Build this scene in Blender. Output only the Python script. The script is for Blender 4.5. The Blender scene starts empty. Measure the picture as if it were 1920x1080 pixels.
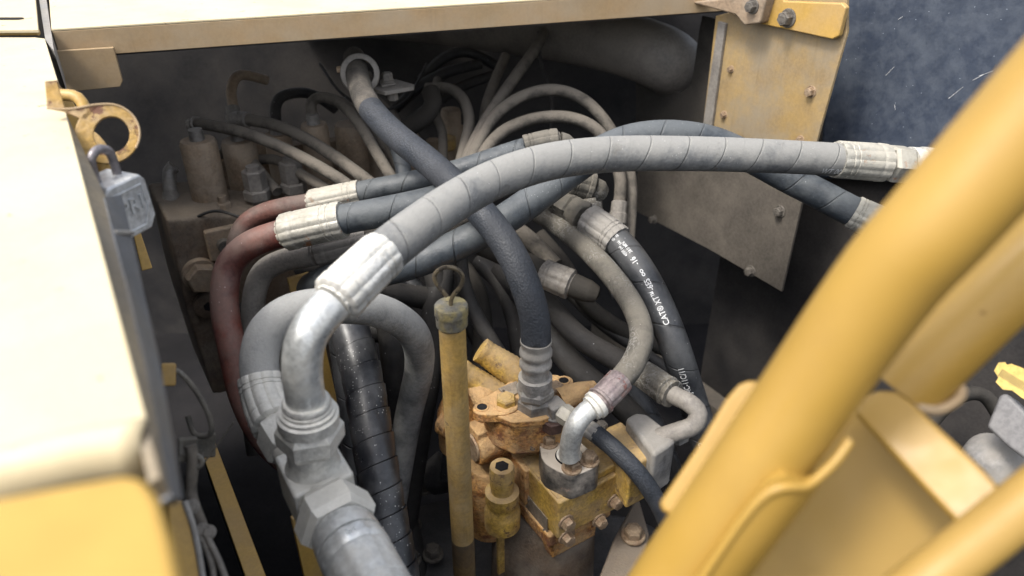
import bpy, bmesh, math, random
from mathutils import Vector, Matrix, Quaternion
random.seed(7)
sc = bpy.context.scene
COL = sc.collection
RAD = math.radians

# ------------------------------------------------------------------ camera
PITCH = RAD(31); F = 1387.0
CAM = Vector((0, 0, 1.8))
cd = bpy.data.cameras.new('camera'); cam = bpy.data.objects.new('camera', cd); COL.objects.link(cam)
cam.location = CAM; cam.rotation_euler = (RAD(90) - PITCH, 0, 0)
cd.sensor_width = 36; cd.lens = 36 * F / 1920; cd.clip_start = 0.02; cd.clip_end = 200
cd.dof.use_dof = True; cd.dof.focus_distance = 0.86; cd.dof.aperture_fstop = 4.6
sc.camera = cam
# ------------------------------------------------------------------ light
SUN = Vector((-0.42, -0.30, 0.86)).normalized()
w = bpy.data.worlds.new('World'); sc.world = w; w.use_nodes = True
nt = w.node_tree; nt.nodes.clear()
sky = nt.nodes.new('ShaderNodeTexSky'); sky.sky_type = 'NISHITA'; sky.sun_disc = False
sky.sun_elevation = math.asin(SUN.z); sky.sun_rotation = math.atan2(SUN.x, SUN.y)
sky.dust_density = 4.0; sky.air_density = 1.0; sky.ozone_density = 1.0
bg = nt.nodes.new('ShaderNodeBackground'); bg.inputs['Strength'].default_value = 0.15
wo = nt.nodes.new('ShaderNodeOutputWorld')
hs_ = nt.nodes.new('ShaderNodeHueSaturation'); hs_.inputs['Saturation'].default_value = .40; nt.links.new(sky.outputs[0], hs_.inputs['Color']); nt.links.new(hs_.outputs[0], bg.inputs[0]); nt.links.new(bg.outputs[0], wo.inputs[0])
ld = bpy.data.lights.new('sun', 'SUN'); ld.energy = 1.3; ld.angle = RAD(13); ld.color = (1, .95, .86)
sun = bpy.data.objects.new('sun', ld); COL.objects.link(sun)
sun.rotation_euler = SUN.to_track_quat('Z', 'Y').to_euler(); sun.location = (0, 0, 5)
sc.view_settings.view_transform = 'Standard'; sc.view_settings.look = 'None'
sc.view_settings.exposure = 1.18; sc.view_settings.gamma = 1

# ------------------------------------------------------------------ helpers: space
FW = Vector((0, math.cos(PITCH), -math.sin(PITCH))); UP = Vector((0, math.sin(PITCH), math.cos(PITCH)))
def ray(px, py): return FW + Vector((1, 0, 0)) * ((px - 960) / F) + UP * ((540 - py) / F)
def P(px, py, d): return CAM + ray(px, py) * d
def G(px, py, z):
    r = ray(px, py); return CAM + r * (z / r.z)          # z relative to the eye height
def PL(px, py, p0, n):
    r = ray(px, py); return CAM + r * ((p0 - CAM).dot(n) / r.dot(n))
YAW = RAD(32)
E1 = Vector((-math.sin(YAW), math.cos(YAW), 0))          # machine axis running away to the left
E2 = Vector((math.cos(YAW), math.sin(YAW), 0))           # machine axis running away to the right
Z = Vector((0, 0, 1))

# ------------------------------------------------------------------ helpers: objects
WL = {}
def thing(name, label, cat, loc, group=None):
    o = bpy.data.objects.new(name, None); COL.objects.link(o); o.empty_display_size = .02
    o.location = loc; WL[o] = Vector(loc); o['label'] = label; o['category'] = cat
    if group: o['group'] = group
    return o
class M:
    def __init__(s): s.v = []; s.f = []; s.uv = []
    def add(s, vs, fs, uvs=None):
        b = len(s.v); s.v += [Vector(v) for v in vs]; s.f += [[i + b for i in f] for f in fs]
        s.uv += uvs if uvs else [[(0, 0)] * len(f) for f in fs]
        return s
    def obj(s, name, mat, parent=None, bevel=0, smooth=35, seg=2, remesh=0, label=None, sub=0, fix=False, nohard=False):
        off = WL[parent] if parent is not None else Vector((0, 0, 0))
        me = bpy.data.meshes.new(name)
        me.from_pydata([v - off for v in s.v], [], s.f)
        ul = me.uv_layers.new(name='UVMap'); k = 0
        flat = [c for f in s.uv for c in f]
        for i, c in enumerate(flat): ul.data[i].uv = c
        if fix:
            bm = bmesh.new(); bm.from_mesh(me); bmesh.ops.recalc_face_normals(bm, faces=bm.faces); bm.to_mesh(me); bm.free()
        me.materials.append(mat)
        me.shade_smooth(); me.set_sharp_from_angle(angle=RAD(smooth))
        o = bpy.data.objects.new(name, me); COL.objects.link(o)
        if parent is not None: o.parent = parent
        WL[o] = off
        if bevel:
            m = o.modifiers.new('bevel', 'BEVEL'); m.width = bevel; m.segments = seg; m.limit_method = 'ANGLE'
            m.angle_limit = RAD(30); m.harden_normals = not nohard
        if remesh:
            m = o.modifiers.new('remesh', 'REMESH'); m.mode = 'VOXEL'; m.voxel_size = remesh; m.use_smooth_shade = True
            m = o.modifiers.new('smooth', 'SMOOTH'); m.iterations = 4; m.factor = .5
        if label: o['label'] = label
        return o
def tag(o, label, cat, group=None):
    o['label'] = label; o['category'] = cat
    if group: o['group'] = group
    return o
def struct(o): o['kind'] = 'structure'; return o

def spine(cps, k=14):
    """Catmull-Rom through control points; returns points and their parameter"""
    n = len(cps); out = []; par = []
    for i in range(n - 1):
        p1, p2 = cps[i], cps[i + 1]
        p0 = cps[i - 1] if i else p1 * 2 - p2
        p3 = cps[i + 2] if i + 2 < n else p2 * 2 - p1
        for j in range(k):
            t = j / k; t2 = t * t; t3 = t2 * t
            out.append(.5 * (2 * p1 + (p2 - p0) * t + (2 * p0 - 5 * p1 + 4 * p2 - p3) * t2 + (3 * p1 - p0 - 3 * p2 + p3) * t3)); par.append(i + t)
    out.append(cps[-1].copy()); par.append(n - 1)
    # light smoothing of the interior keeps the bends even
    for _ in range(6):
        out = [out[0]] + [(out[i - 1] + out[i] * 2 + out[i + 1]) / 4 for i in range(1, len(out) - 1)] + [out[-1]]
    return out, par
def cut(sp, a, b):
    pts, par = sp; res = []
    def at(t):
        for i in range(len(par) - 1):
            if par[i] <= t <= par[i + 1]:
                f = (t - par[i]) / (par[i + 1] - par[i]); return pts[i].lerp(pts[i + 1], f)
        return pts[-1]
    res.append(at(a)); res += [p for p, q in zip(pts, par) if a + 1e-3 < q < b - 1e-3]; res.append(at(b))
    return res
def arc(pts):
    s = [0]
    for i in range(1, len(pts)): s.append(s[-1] + (pts[i] - pts[i - 1]).length)
    return s
def at_s(pts, s, x):
    if x <= 0: return pts[0] + (pts[0] - pts[1]).normalized() * (-x)
    for i in range(len(s) - 1):
        if x <= s[i + 1]: return pts[i].lerp(pts[i + 1], (x - s[i]) / max(1e-9, s[i + 1] - s[i]))
    return pts[-1]
def frames(pts):
    T = []
    for i in range(len(pts)):
        a = pts[max(0, i - 1)]; b = pts[min(len(pts) - 1, i + 1)]; T.append((b - a).normalized())
    ref = Vector((0, 0, 1)) if abs(T[0].z) < .85 else Vector((1, 0, 0))
    N = [(ref - T[0] * ref.dot(T[0])).normalized()]
    for i in range(1, len(pts)):
        n = N[-1] - T[i] * N[-1].dot(T[i]); N.append(n.normalized())
    return T, N
def sweep(m, pts, prof, seg=28, crimp=0, cdepth=.035, rot=0, step=None, cap=True, flat=None):
    """tube along pts; prof = radius or list of (t, r) with t in 0..1 of the arc"""
    s = arc(pts); L = s[-1]
    if not isinstance(prof, (list, tuple)): prof = [(0, prof), (1, prof)]
    if step is None: xs = list(s)
    else: xs = [L * i / max(1, int(L / step)) for i in range(max(1, int(L / step)) + 1)]
    rings = []
    for j in range(len(prof)):
        t, r = prof[j]; rings.append((t * L, r))
        if j + 1 < len(prof):
            t2, r2 = prof[j + 1]
            for x in xs:
                if t * L + 1e-5 < x < t2 * L - 1e-5:
                    rings.append((x, r + (r2 - r) * (x / L - t) / (t2 - t)))
    cp = [at_s(pts, s, x) for x, r in rings]
    # tangents from a deduplicated chain
    cl = [at_s(pts, s, x) for x in sorted(set([0, L] + xs))]; cs = arc(cl); T, N = frames(cl)
    vs = []; fs = []; uv = []
    for (x, r), c in zip(rings, cp):
        i = min(range(len(cs)), key=lambda q: abs(cs[q] - x)) if len(cs) < 4 else None
        if i is None:
            lo = 0; hi = len(cs) - 1
            while hi - lo > 1:
                mid = (lo + hi) // 2
                if cs[mid] <= x: lo = mid
                else: hi = mid
            f = (x - cs[lo]) / max(1e-9, cs[hi] - cs[lo]); f = max(0, min(1, f))
            t_ = T[lo].lerp(T[hi], f).normalized(); n_ = N[lo].lerp(N[hi], f); n_ = (n_ - t_ * n_.dot(t_)).normalized()
        else: t_, n_ = T[i], N[i]
        b_ = t_.cross(n_)
        for k in range(seg):
            a = 2 * math.pi * k / seg + rot
            rr = r
            if crimp and r > 0: rr = r * (1 - cdepth * abs(math.cos(crimp * a / 2)) ** 10)
            vs.append(c + (n_ * math.cos(a) + b_ * math.sin(a)) * rr)
    nr = len(rings)
    for i in range(nr - 1):
        for k in range(seg):
            k2 = (k + 1) % seg
            fs.append([i * seg + k, i * seg + k2, (i + 1) * seg + k2, (i + 1) * seg + k])
            uv.append([(rings[i][0], k / seg), (rings[i][0], (k + 1) / seg), (rings[i + 1][0], (k + 1) / seg), (rings[i + 1][0], k / seg)])
    if cap:
        fs.append([k for k in range(seg)][::-1]); uv.append([(0, 0)] * seg)
        fs.append([(nr - 1) * seg + k for k in range(seg)]); uv.append([(0, 0)] * seg)
    m.add(vs, fs, uv); return m
def cyl(m, A, B, prof, seg=32, rot=0, crimp=0):
    return sweep(m, [A, B], prof, seg=seg, rot=rot, crimp=crimp)
def hexp(m, A, B, r, rot=0, ch=.12):
    """chamfered hexagon bar"""
    L = (B - A).length; c = min(.3, ch * r / L)
    # circle-cut chamfer: end rings slightly smaller
    return sweep(m, [A, B], [(0, r * .88), (c, r), (1 - c, r), (1, r * .88)], seg=6, rot=rot)
def box(m, c, ax, ay, az, lx, ly, lz):
    vs = []
    for sx in (-1, 1):
        for sy in (-1, 1):
            for sz in (-1, 1): vs.append(c + ax * (sx * lx / 2) + ay * (sy * ly / 2) + az * (sz * lz / 2))
    fs = [[0, 1, 3, 2], [4, 6, 7, 5], [0, 4, 5, 1], [2, 3, 7, 6], [0, 2, 6, 4], [1, 5, 7, 3]]
    if ax.cross(ay).dot(az) < 0: fs = [f[::-1] for f in fs]
    m.add(vs, fs); return m
def prism(m, poly, off):
    """polygon extruded by the vector off"""
    n = len(poly); vs = list(poly) + [p + off for p in poly]
    nn = Vector((0, 0, 0))
    for i in range(n): nn += (poly[i] - poly[0]).cross(poly[(i + 1) % n] - poly[0])
    fs = [list(range(n))[::-1], [n + i for i in range(n)]] + [[i, (i + 1) % n, n + (i + 1) % n, n + i] for i in range(n)]
    if nn.dot(off) < 0: fs = [f[::-1] for f in fs]
    m.add(vs, fs); return m
def ngon(c, a, b, r, n, rot=0): return [c + (a * math.cos(rot + 2 * math.pi * i / n) + b * math.sin(rot + 2 * math.pi * i / n)) * r for i in range(n)]
def hull(c, a, b, circles, n=10):
    """rounded outline: convex hull of circles [(x,y,r)] in the plane (c,a,b)"""
    pts = []
    for x, y, r in circles:
        for i in range(n * 2): t = math.pi * i / n; pts.append((x + r * math.cos(t), y + r * math.sin(t)))
    pts = sorted(set((round(p[0], 6), round(p[1], 6)) for p in pts))
    def half(ps):
        h = []
        for p in ps:
            while len(h) > 1 and (h[-1][0] - h[-2][0]) * (p[1] - h[-2][1]) - (h[-1][1] - h[-2][1]) * (p[0] - h[-2][0]) <= 0: h.pop()
            h.append(p)
        return h[:-1]
    H = half(pts) + half(pts[::-1])
    return [c + a * p[0] + b * p[1] for p in H]

# ------------------------------------------------------------------ materials
MATS = {}
def mat(name, col, rough=.55, metal=0., col2=None, ns=25, n0=.42, n1=.62, dust=None, damt=.5, ds=18, top=0., speck=None, sps=260,
        spt=.70, bump=.15, bs=350, seam=0, braid=0, streak=0, rust=None, rs=45, rt=.62, spec=.5, swirl=0, coat=0, grain=.2, big=.26):
    if name in MATS: return MATS[name]
    m = bpy.data.materials.new(name); MATS[name] = m; m.use_nodes = True
    t = m.node_tree; t.nodes.clear(); N = t.nodes.new; L = t.links.new
    out = N('ShaderNodeOutputMaterial'); b = N('ShaderNodeBsdfPrincipled'); L(b.outputs[0], out.inputs[0])
    b.inputs['Metallic'].default_value = metal; b.inputs['Roughness'].default_value = rough
    b.inputs['Specular IOR Level'].default_value = spec
    if coat: b.inputs['Coat Weight'].default_value = coat; b.inputs['Coat Roughness'].default_value = .3
    tc = N('ShaderNodeTexCoord'); gm = N('ShaderNodeNewGeometry')
    def noise(s, det=4, ro=.6, vec=None):
        q = N('ShaderNodeTexNoise'); q.inputs['Scale'].default_value = s; q.inputs['Detail'].default_value = det
        q.inputs['Roughness'].default_value = ro; L(vec or tc.outputs['Object'], q.inputs['Vector']); return q.outputs['Fac']
    def ramp(v, a, c):
        q = N('ShaderNodeMapRange'); q.inputs['From Min'].default_value = a; q.inputs['From Max'].default_value = c
        q.interpolation_type = 'SMOOTHSTEP'; L(v, q.inputs['Value']); return q.outputs[0]
    def math_(op, a, c=None, cl=False):
        q = N('ShaderNodeMath'); q.operation = op; q.use_clamp = cl
        for i, x in enumerate((a, c)):
            if x is None: continue
            if isinstance(x, (int, float)): q.inputs[i].default_value = x
            else: L(x, q.inputs[i])
        return q.outputs[0]
    def mix(f, a, c):
        q = N('ShaderNodeMix'); q.data_type = 'RGBA'
        if isinstance(f, (int, float)): q.inputs[0].default_value = f
        else: L(f, q.inputs[0])
        for i, x in ((6, a), (7, c)):
            if isinstance(x, tuple): q.inputs[i].default_value = (*x, 1)
            else: L(x, q.inputs[i])
        return q.outputs[2]
    c = tuple(col)
    c2 = col2 or tuple(x * .72 for x in col)
    cur = mix(ramp(noise(ns, 6, .62), n0, n1), c, tuple(c2))
    big = mix(ramp(noise(6, 3), .3, .7), (1 - big,) * 3, (1 + big * .6,) * 3)
    mm = N('ShaderNodeMix'); mm.data_type = 'RGBA'; mm.blend_type = 'MULTIPLY'; mm.inputs[0].default_value = 1
    L(cur, mm.inputs[6]); L(big, mm.inputs[7]); cur = mm.outputs[2]
    if grain:
        fg = mix(ramp(noise(230, 4, .7), .36, .64), (1 - grain,) * 3, (1 + grain * .6,) * 3)
        m2 = N('ShaderNodeMix'); m2.data_type = 'RGBA'; m2.blend_type = 'MULTIPLY'; m2.inputs[0].default_value = 1
        L(cur, m2.inputs[6]); L(fg, m2.inputs[7]); cur = m2.outputs[2]
    hgt = [(math_('MULTIPLY', noise(bs, 3, .6), 1.0), bump * .0010)]
    rgh = None
    if streak:
        mp = N('ShaderNodeMapping'); mp.inputs['Scale'].default_value = (90, 90, 6); L(tc.outputs['Object'], mp.inputs[0])
        sv = ramp(noise(1, 5, .7, mp.outputs[0]), .52, .72)
        cur = mix(math_('MULTIPLY', sv, streak), cur, tuple(x * .45 for x in col))
    if rust:
        rv = ramp(noise(rs, 8, .7), rt, rt + .06)
        cur = mix(rv, cur, tuple(rust)); hgt.append((rv, -.0003))
        rgh = rv
    if seam:
        uv = N('ShaderNodeSeparateXYZ'); L(tc.outputs['UV'], uv.inputs[0])
        wob = math_('MULTIPLY', math_('SUBTRACT', noise(7, 2), .5), .5)
        ph = math_('FRACT', math_('ADD', math_('ADD', math_('MULTIPLY', uv.outputs[0], 1 / seam), uv.outputs[1]), wob))
        dline = math_('ABSOLUTE', math_('SUBTRACT', ph, .5))
        lv = math_('SUBTRACT', 1, ramp(dline, .008, .030))
        cur = mix(math_('MULTIPLY', lv, math_('ADD', ramp(noise(30, 3), .35, .6), .25, True)), cur, tuple(x * .25 for x in col))
        hgt.append((ph, .0009)); hgt.append((lv, -.0008))
    if braid:
        mp = N('ShaderNodeMapping'); L(tc.outputs['UV'], mp.inputs[0]); mp.inputs['Scale'].default_value = (braid, braid * .11, 1)
        q = N('ShaderNodeTexVoronoi'); q.inputs['Scale'].default_value = 1; L(mp.outputs[0], q.inputs['Vector'])
        hgt.append((q.outputs['Distance'], .0005))
        cur = mix(ramp(q.outputs['Distance'], .2, .7), cur, tuple(x * .75 for x in col))
    if dust:
        dn = noise(ds, 7, .68)
        if top:
            sx = N('ShaderNodeSeparateXYZ'); L(gm.outputs['Normal'], sx.inputs[0])
            dn = math_('ADD', dn, math_('MULTIPLY', sx.outputs[2], top))
        dv = math_('MULTIPLY', ramp(dn, .38, .68), damt, True)
        cur = mix(dv, cur, tuple(dust))
        dr = dv
    else: dr = None
    if swirl:
        q = N('ShaderNodeTexWave'); q.inputs['Scale'].default_value = 26; q.inputs['Distortion'].default_value = 22
        q.inputs['Detail'].default_value = 4; q.inputs['Detail Scale'].default_value = 3; L(tc.outputs['Object'], q.inputs['Vector'])
        sv2 = math_('MULTIPLY', math_('MULTIPLY', ramp(q.outputs['Fac'], .55, .8), ramp(noise(15, 3), .45, .6)), swirl)
        cur = mix(sv2, cur, (.30, .29, .27))
    if speck:
        q = N('ShaderNodeTexVoronoi'); q.inputs['Scale'].default_value = sps; L(tc.outputs['Object'], q.inputs['Vector'])
        dot = math_('SUBTRACT', 1, ramp(q.outputs['Distance'], .12, .26))
        keep = ramp(noise(28, 5, .7), spt - .12, spt - .04)
        wn = N('ShaderNodeSeparateColor'); L(q.outputs['Color'], wn.inputs[0])
        keep = math_('MULTIPLY', keep, ramp(wn.outputs[0], .45, .5))
        rare = math_('MULTIPLY', ramp(wn.outputs[1], 0.98, .985), 1.0)
        sp = math_('MULTIPLY', dot, math_('ADD', keep, rare, True))
        cur = mix(math_('MULTIPLY', sp, .8), cur, tuple(speck))
    L(cur, b.inputs['Base Color'])
    rn = N('ShaderNodeMapRange'); L(noise(ns * 3, 5), rn.inputs['Value']); rn.inputs['From Min'].default_value = .3; rn.inputs['From Max'].default_value = .7
    rn.inputs['To Min'].default_value = max(.05, rough - .1); rn.inputs['To Max'].default_value = min(1, rough + .12)
    ro = rn.outputs[0]
    if dr is not None: ro = math_('ADD', ro, math_('MULTIPLY', dr, .35), True)
    if rgh is not None: ro = math_('ADD', ro, math_('MULTIPLY', rgh, .35), True)
    L(ro, b.inputs['Roughness'])
    if metal and (dr is not None or rgh is not None):
        x = dr if dr is not None else rgh
        if dr is not None and rgh is not None: x = math_('MAXIMUM', dr, rgh)
        L(math_('MULTIPLY', math_('SUBTRACT', 1, math_('MULTIPLY', x, .9)), metal, True), b.inputs['Metallic'])
    prev = None
    for h, dist in hgt:
        bp = N('ShaderNodeBump'); bp.inputs['Strength'].default_value = 1; bp.inputs['Distance'].default_value = abs(dist)
        bp.invert = dist < 0; L(h, bp.inputs['Height'])
        if prev: L(prev, bp.inputs['Normal'])
        prev = bp.outputs[0]
    L(prev, b.inputs['Normal'])
    return m
DUST = (.23, .20, .165); DUSTL = (.42, .40, .37)
m_brgrey = mat('brown_grey_steel', (.10, .088, .074), .7, col2=(.08, .07, .06), ns=6, dust=(.19, .165, .135), damt=.6, ds=5, bump=.3, spec=.3)  # darker brown-grey, for the lower side plate and the frame rail
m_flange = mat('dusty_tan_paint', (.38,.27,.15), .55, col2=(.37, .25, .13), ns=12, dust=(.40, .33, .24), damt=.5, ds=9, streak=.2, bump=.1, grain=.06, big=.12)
m_cream = mat('sunlit_pale_paint', (.62, .525, .34), .5, col2=(.57, .475, .30), ns=9, rust=(.20, .13, .09), rs=60, rt=.63, speck=(.3, .22, .15), sps=150, spt=.74, bump=.08, grain=.03, big=.06)  # deck colour made paler so it reads as sunlit and overexposed
m_yel = mat('yellow_paint', (.50, .31, .08), .42, col2=(.44, .27, .075), ns=14, dust=(.40, .30, .17), damt=.35, ds=14, rust=(.10, .06, .04), rs=70, rt=.72, bump=.1, grain=.08, big=.14)
m_rail = mat('rail_paint', (.375, .228, .046), .45, col2=(.34, .205, .042), ns=10, rust=(.15, .08, .05), rs=42, rt=.66, bump=.05, grain=0, big=.06)
m_hood = mat('hood_paint', (.44, .28, .06), .42, col2=(.40, .25, .052), ns=10, bump=.05, grain=0, big=.05)
m_gusset = mat('gusset_paint', (.36, .225, .055), .5, col2=(.32,.20,.05), ns=10, bump=.05, grain=0, big=.12)
m_plate = mat('weathered_yellow_plate', (.38, .255, .10), .6, col2=(.29, .205, .105), ns=10, dust=(.26, .22, .16), damt=.8, ds=9, streak=.5, rust=(.22, .11, .05), rs=30, rt=.68, big=.15, grain=.1)
m_hose1 = mat('grey_wrapped_hose', (.15, .153, .153), .5, col2=(.11, .115, .12), ns=30, dust=(.265, .26, .243), damt=.85, ds=20, top=.20, speck=(.5, .5, .48), spt=.70, rust=(.13, .125, .115), rs=24, rt=.60, seam=.046, bump=.5, bs=500, sps=420)
m_hose2 = mat('grey_smooth_hose', (.26, .265, .265), .6, col2=(.19, .195, .195), ns=40, dust=(.38, .375, .355), damt=.8, ds=22, top=.18, speck=(.5, .5, .48), spt=.7, bump=.6, bs=420)
m_hose4 = mat('blue_grey_hose', (.030, .037, .046), .40, col2=(.043, .052, .063), ns=18, dust=(.12, .13, .135), damt=.7, ds=14, top=.12, speck=(.5, .52, .52), spt=.70, seam=.05, bump=.5, bs=400, sps=430)
m_hose3 = mat('braided_hose', (.026, .031, .040), .6, col2=(.036, .042, .053), ns=12, dust=(.07, .07, .075), damt=.35, ds=9, braid=420, bump=.2)
m_hoseb = mat('black_printed_hose', (.020, .022, .026), .38, col2=(.032, .035, .04), ns=25, dust=(.13, .13, .13), damt=.4, ds=12, top=.05, speck=(.6, .6, .6), spt=.8, seam=.055, bump=.3, sps=420)
m_dusty = mat('dusty_hose', (.060, .056, .048), .7, col2=(.085, .079, .068), ns=40, dust=(.16, .145, .12), damt=.85, ds=20, top=.2, speck=(.4, .38, .33), spt=.68, bump=.8, bs=260, swirl=.5)
m_up = mat('dust_coated_sleeve', (.050, .045, .039), .8, col2=(.07, .062, .053), ns=60, dust=(.12, .105, .088), damt=.8, ds=30, speck=(.3, .28, .24), spt=.6, sps=500, bump=1.2)
m_dark = mat('dark_dusty_hose', (.014, .014, .0155), .6, col2=(.02, .0195, .0195), ns=30, dust=(.055, .050, .045), damt=.6, ds=14, top=.15, speck=(.4, .4, .4), spt=.72, bump=.5)
m_thin = mat('thin_dusty_hose', (.072, .064, .054), .75, col2=(.10, .09, .075), ns=60, dust=(.17, .15, .125), damt=.9, ds=30, top=.2, bump=1.2, bs=300)
m_spiral = mat('spiral_guard_plastic', (.014, .015, .019), .36, col2=(.022, .023, .027), ns=20, speck=(.65, .65, .62), spt=.60, sps=330, dust=(.15, .15, .15), damt=.4, ds=25, bump=.2, coat=.3)
m_steel = mat('zinc_steel', (.68, .67, .635), .38, metal=.4, col2=(.46, .455, .43), ns=30, n0=.4, n1=.65, dust=(.60, .58, .52), damt=.75, ds=17, top=.15, rust=(.24, .22, .19), rs=50, rt=.66, bump=.5)
m_chrome = mat('bright_zinc_pipe', (.70, .715, .71), .33, metal=.7, col2=(.54, .56, .56), ns=24, n0=.4, n1=.62, dust=(.50, .48, .43), damt=.7, ds=15, bump=.15)
m_dsteel = mat('dull_steel', (.34, .33, .32), .5, metal=.6, col2=(.24, .23, .22), ns=30, dust=(.28, .26, .23), damt=.8, ds=22, top=.15, bump=.6, bs=250, rust=(.17, .09, .055), rs=60, rt=.66)
m_ferr = mat('rusty_ferrule', (.47, .455, .41), .45, metal=.4, col2=(.34, .33, .29), ns=20, rust=(.30, .14, .07), rs=38, rt=.60, dust=(.44, .41, .34), damt=.7, ds=15, top=.12, bump=.4)
m_purple = mat('purple_rust_ferrule', (.25, .20, .20), .5, metal=.5, col2=(.34, .29, .28), ns=50, rust=(.17, .07, .06), rs=55, rt=.54, dust=(.34, .30, .27), damt=.5, ds=30, bump=.6)
m_red = mat('red_oxide_pipe', (.20, .058, .042), .42, col2=(.12, .045, .04), ns=20, dust=(.26, .19, .16), damt=.55, ds=14, top=.18, speck=(.55, .45, .42), spt=.70, bump=.3)
m_brown = mat('brown_dusty_pipe', (.15, .062, .048), .55, col2=(.10, .052, .044), ns=24, dust=(.19, .165, .14), damt=.5, ds=16, top=.15, speck=(.4, .37, .33), spt=.68, bump=.5)
m_greyp = mat('grey_dusty_pipe', (.22, .20, .175), .6, col2=(.17, .155, .14), ns=24, dust=(.30, .28, .25), damt=.6, ds=16, bump=.4)
m_cast = mat('rusty_yellow_casting', (.50, .25, .07), .62, col2=(.36, .155, .048), ns=55, n0=.44, n1=.56, dust=(.54, .36, .18), damt=.8, ds=30, top=.22, rust=(.15, .055, .027), rs=50, rt=.53, grain=.45, bump=2.2, bs=300)
m_block = mat('yellow_manifold_paint', (.49, .315, .065), .5, col2=(.36, .22, .055), ns=40, n0=.44, n1=.6, dust=(.36, .26, .15), damt=.7, ds=24, top=.14, rust=(.12, .065, .035), rs=60, rt=.585, grain=.35, bump=.5)
m_bolt = mat('rusty_bolt', (.36, .26, .17), .5, metal=.4, col2=(.24, .15, .09), ns=90, dust=(.42, .34, .24), damt=.6, ds=60, rust=(.20, .09, .05), rs=120, rt=.58, bump=.8)
m_dbolt = mat('grimy_bolt', (.13, .115, .10), .6, metal=.3, col2=(.09, .08, .07), ns=90, dust=(.2, .18, .15), damt=.7, ds=60, bump=.8)
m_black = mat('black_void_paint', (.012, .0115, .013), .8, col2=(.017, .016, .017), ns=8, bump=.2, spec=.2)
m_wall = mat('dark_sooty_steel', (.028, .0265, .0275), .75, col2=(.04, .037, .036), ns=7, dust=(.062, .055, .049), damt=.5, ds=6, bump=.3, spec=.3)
m_duct = mat('dusty_rubber_duct', (.026, .024, .021), .75, col2=(.034, .031, .028), ns=12, dust=(.06, .053, .045), damt=.7, ds=8, top=.15, bump=.3, spec=.3)
m_valve = mat('grimy_valve_casting', (.15, .105, .07), .7, col2=(.09, .066, .05), ns=25, dust=(.24, .20, .155), damt=.7, ds=16, top=.15, rust=(.12, .06, .035), rs=40, rt=.66, bump=1.2)
m_cap = mat('grimy_valve_cap', (.30, .215, .14), .65, col2=(.21, .155, .105), ns=20, dust=(.38, .32, .25), damt=.6, ds=14, bump=.5)
m_blue = mat('scuffed_blue_black_panel', (.032, .043, .068), .5, col2=(.043, .055, .08), ns=18, dust=(.085, .10, .125), damt=.6, ds=30, speck=(.4, .45, .52), spt=.86, sps=400, bump=.4, bs=120, streak=.4, big=.10, grain=.08)
m_lead = mat('cast_padlock_metal', (.64, .655, .67), .42, metal=.55, col2=(.48,.49,.5), ns=40, dust=(.55,.54,.52), damt=.4, ds=30, bump=.4)
m_shack = mat('shackle_steel', (.26, .24, .25), .42, metal=.6, col2=(.2, .18, .18), ns=60, rust=(.25, .16, .12), rs=90, rt=.62)
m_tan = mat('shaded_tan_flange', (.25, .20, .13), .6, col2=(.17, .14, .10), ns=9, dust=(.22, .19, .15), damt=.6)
m_seal = mat('grey_rubber_seal', (.13, .135, .145), .6, col2=(.15, .145, .14), ns=7, dust=(.17, .15, .12), damt=.6, ds=7, bump=.2)
m_print = mat('white_hose_print', (.62, .63, .63), .6, col2=(.6, .6, .6), ns=300, bump=0)
m_label = mat('engraved_plate', (.34, .29, .23), .45, metal=.3, col2=(.26, .22, .18), ns=60, bump=.5)
m_gblk = mat('grey_plastic_cap', (.17, .165, .165), .5, col2=(.14, .135, .135), ns=15, dust=(.25, .24, .23), damt=.4)
m_decal = mat('yellow_decal', (.62, .43, .10), .5, col2=(.55, .38, .10), ns=30)
m_ink = mat('dark_ink', (.03, .025, .02), .6)

# ------------------------------------------------------------------ shared bolt meshes
BM = {}
def bolt(parent, pos, nrm, r=.007, h=None, mt=None, spin=0., washer=True, name='bolt', socket=False):
    h = h or r * 1.1; key = (round(r, 5), round(h, 5), washer, mt.name, socket)
    if key not in BM:
        m = M(); o0 = Vector((0, 0, 0)); z = 0
        if washer: cyl(m, Vector((0, 0, -.001)), Vector((0, 0, r * .22)), [(0, r * 1.3), (.7, r * 1.3), (1, r * 1.22)], 28); z = r * .22
        if socket:
            cyl(m, Vector((0, 0, z - .0005)), Vector((0, 0, h)), [(0, r), (.9, r), (1, r * .93)], 28)
            cyl(m, Vector((0, 0, h * 1.001)), Vector((0, 0, h * 1.01)), r * .5, 6)
        else:
            A = Vector((0, 0, z - .0005)); B = Vector((0, 0, z + h))
            sweep(m, [A, B], [(0, r), (.78, r), (1, r * .86)], seg=6)
            cyl(m, B - Vector((0, 0, .0002)), B + Vector((0, 0, r * .05)), [(0, r * .62), (1, r * .5)], 20)
        me = bpy.data.meshes.new('bolt'); me.from_pydata(m.v, [], m.f); me.materials.append(mt)
        me.shade_smooth(); me.set_sharp_from_angle(angle=RAD(25)); BM[key] = me
    o = bpy.data.objects.new(name, BM[key]); COL.objects.link(o); o.parent = parent
    o.location = pos - WL[parent]
    o.rotation_euler = (nrm.to_track_quat('Z', 'Y') @ Quaternion((0, 0, 1), spin)).to_euler()
    return o

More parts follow.
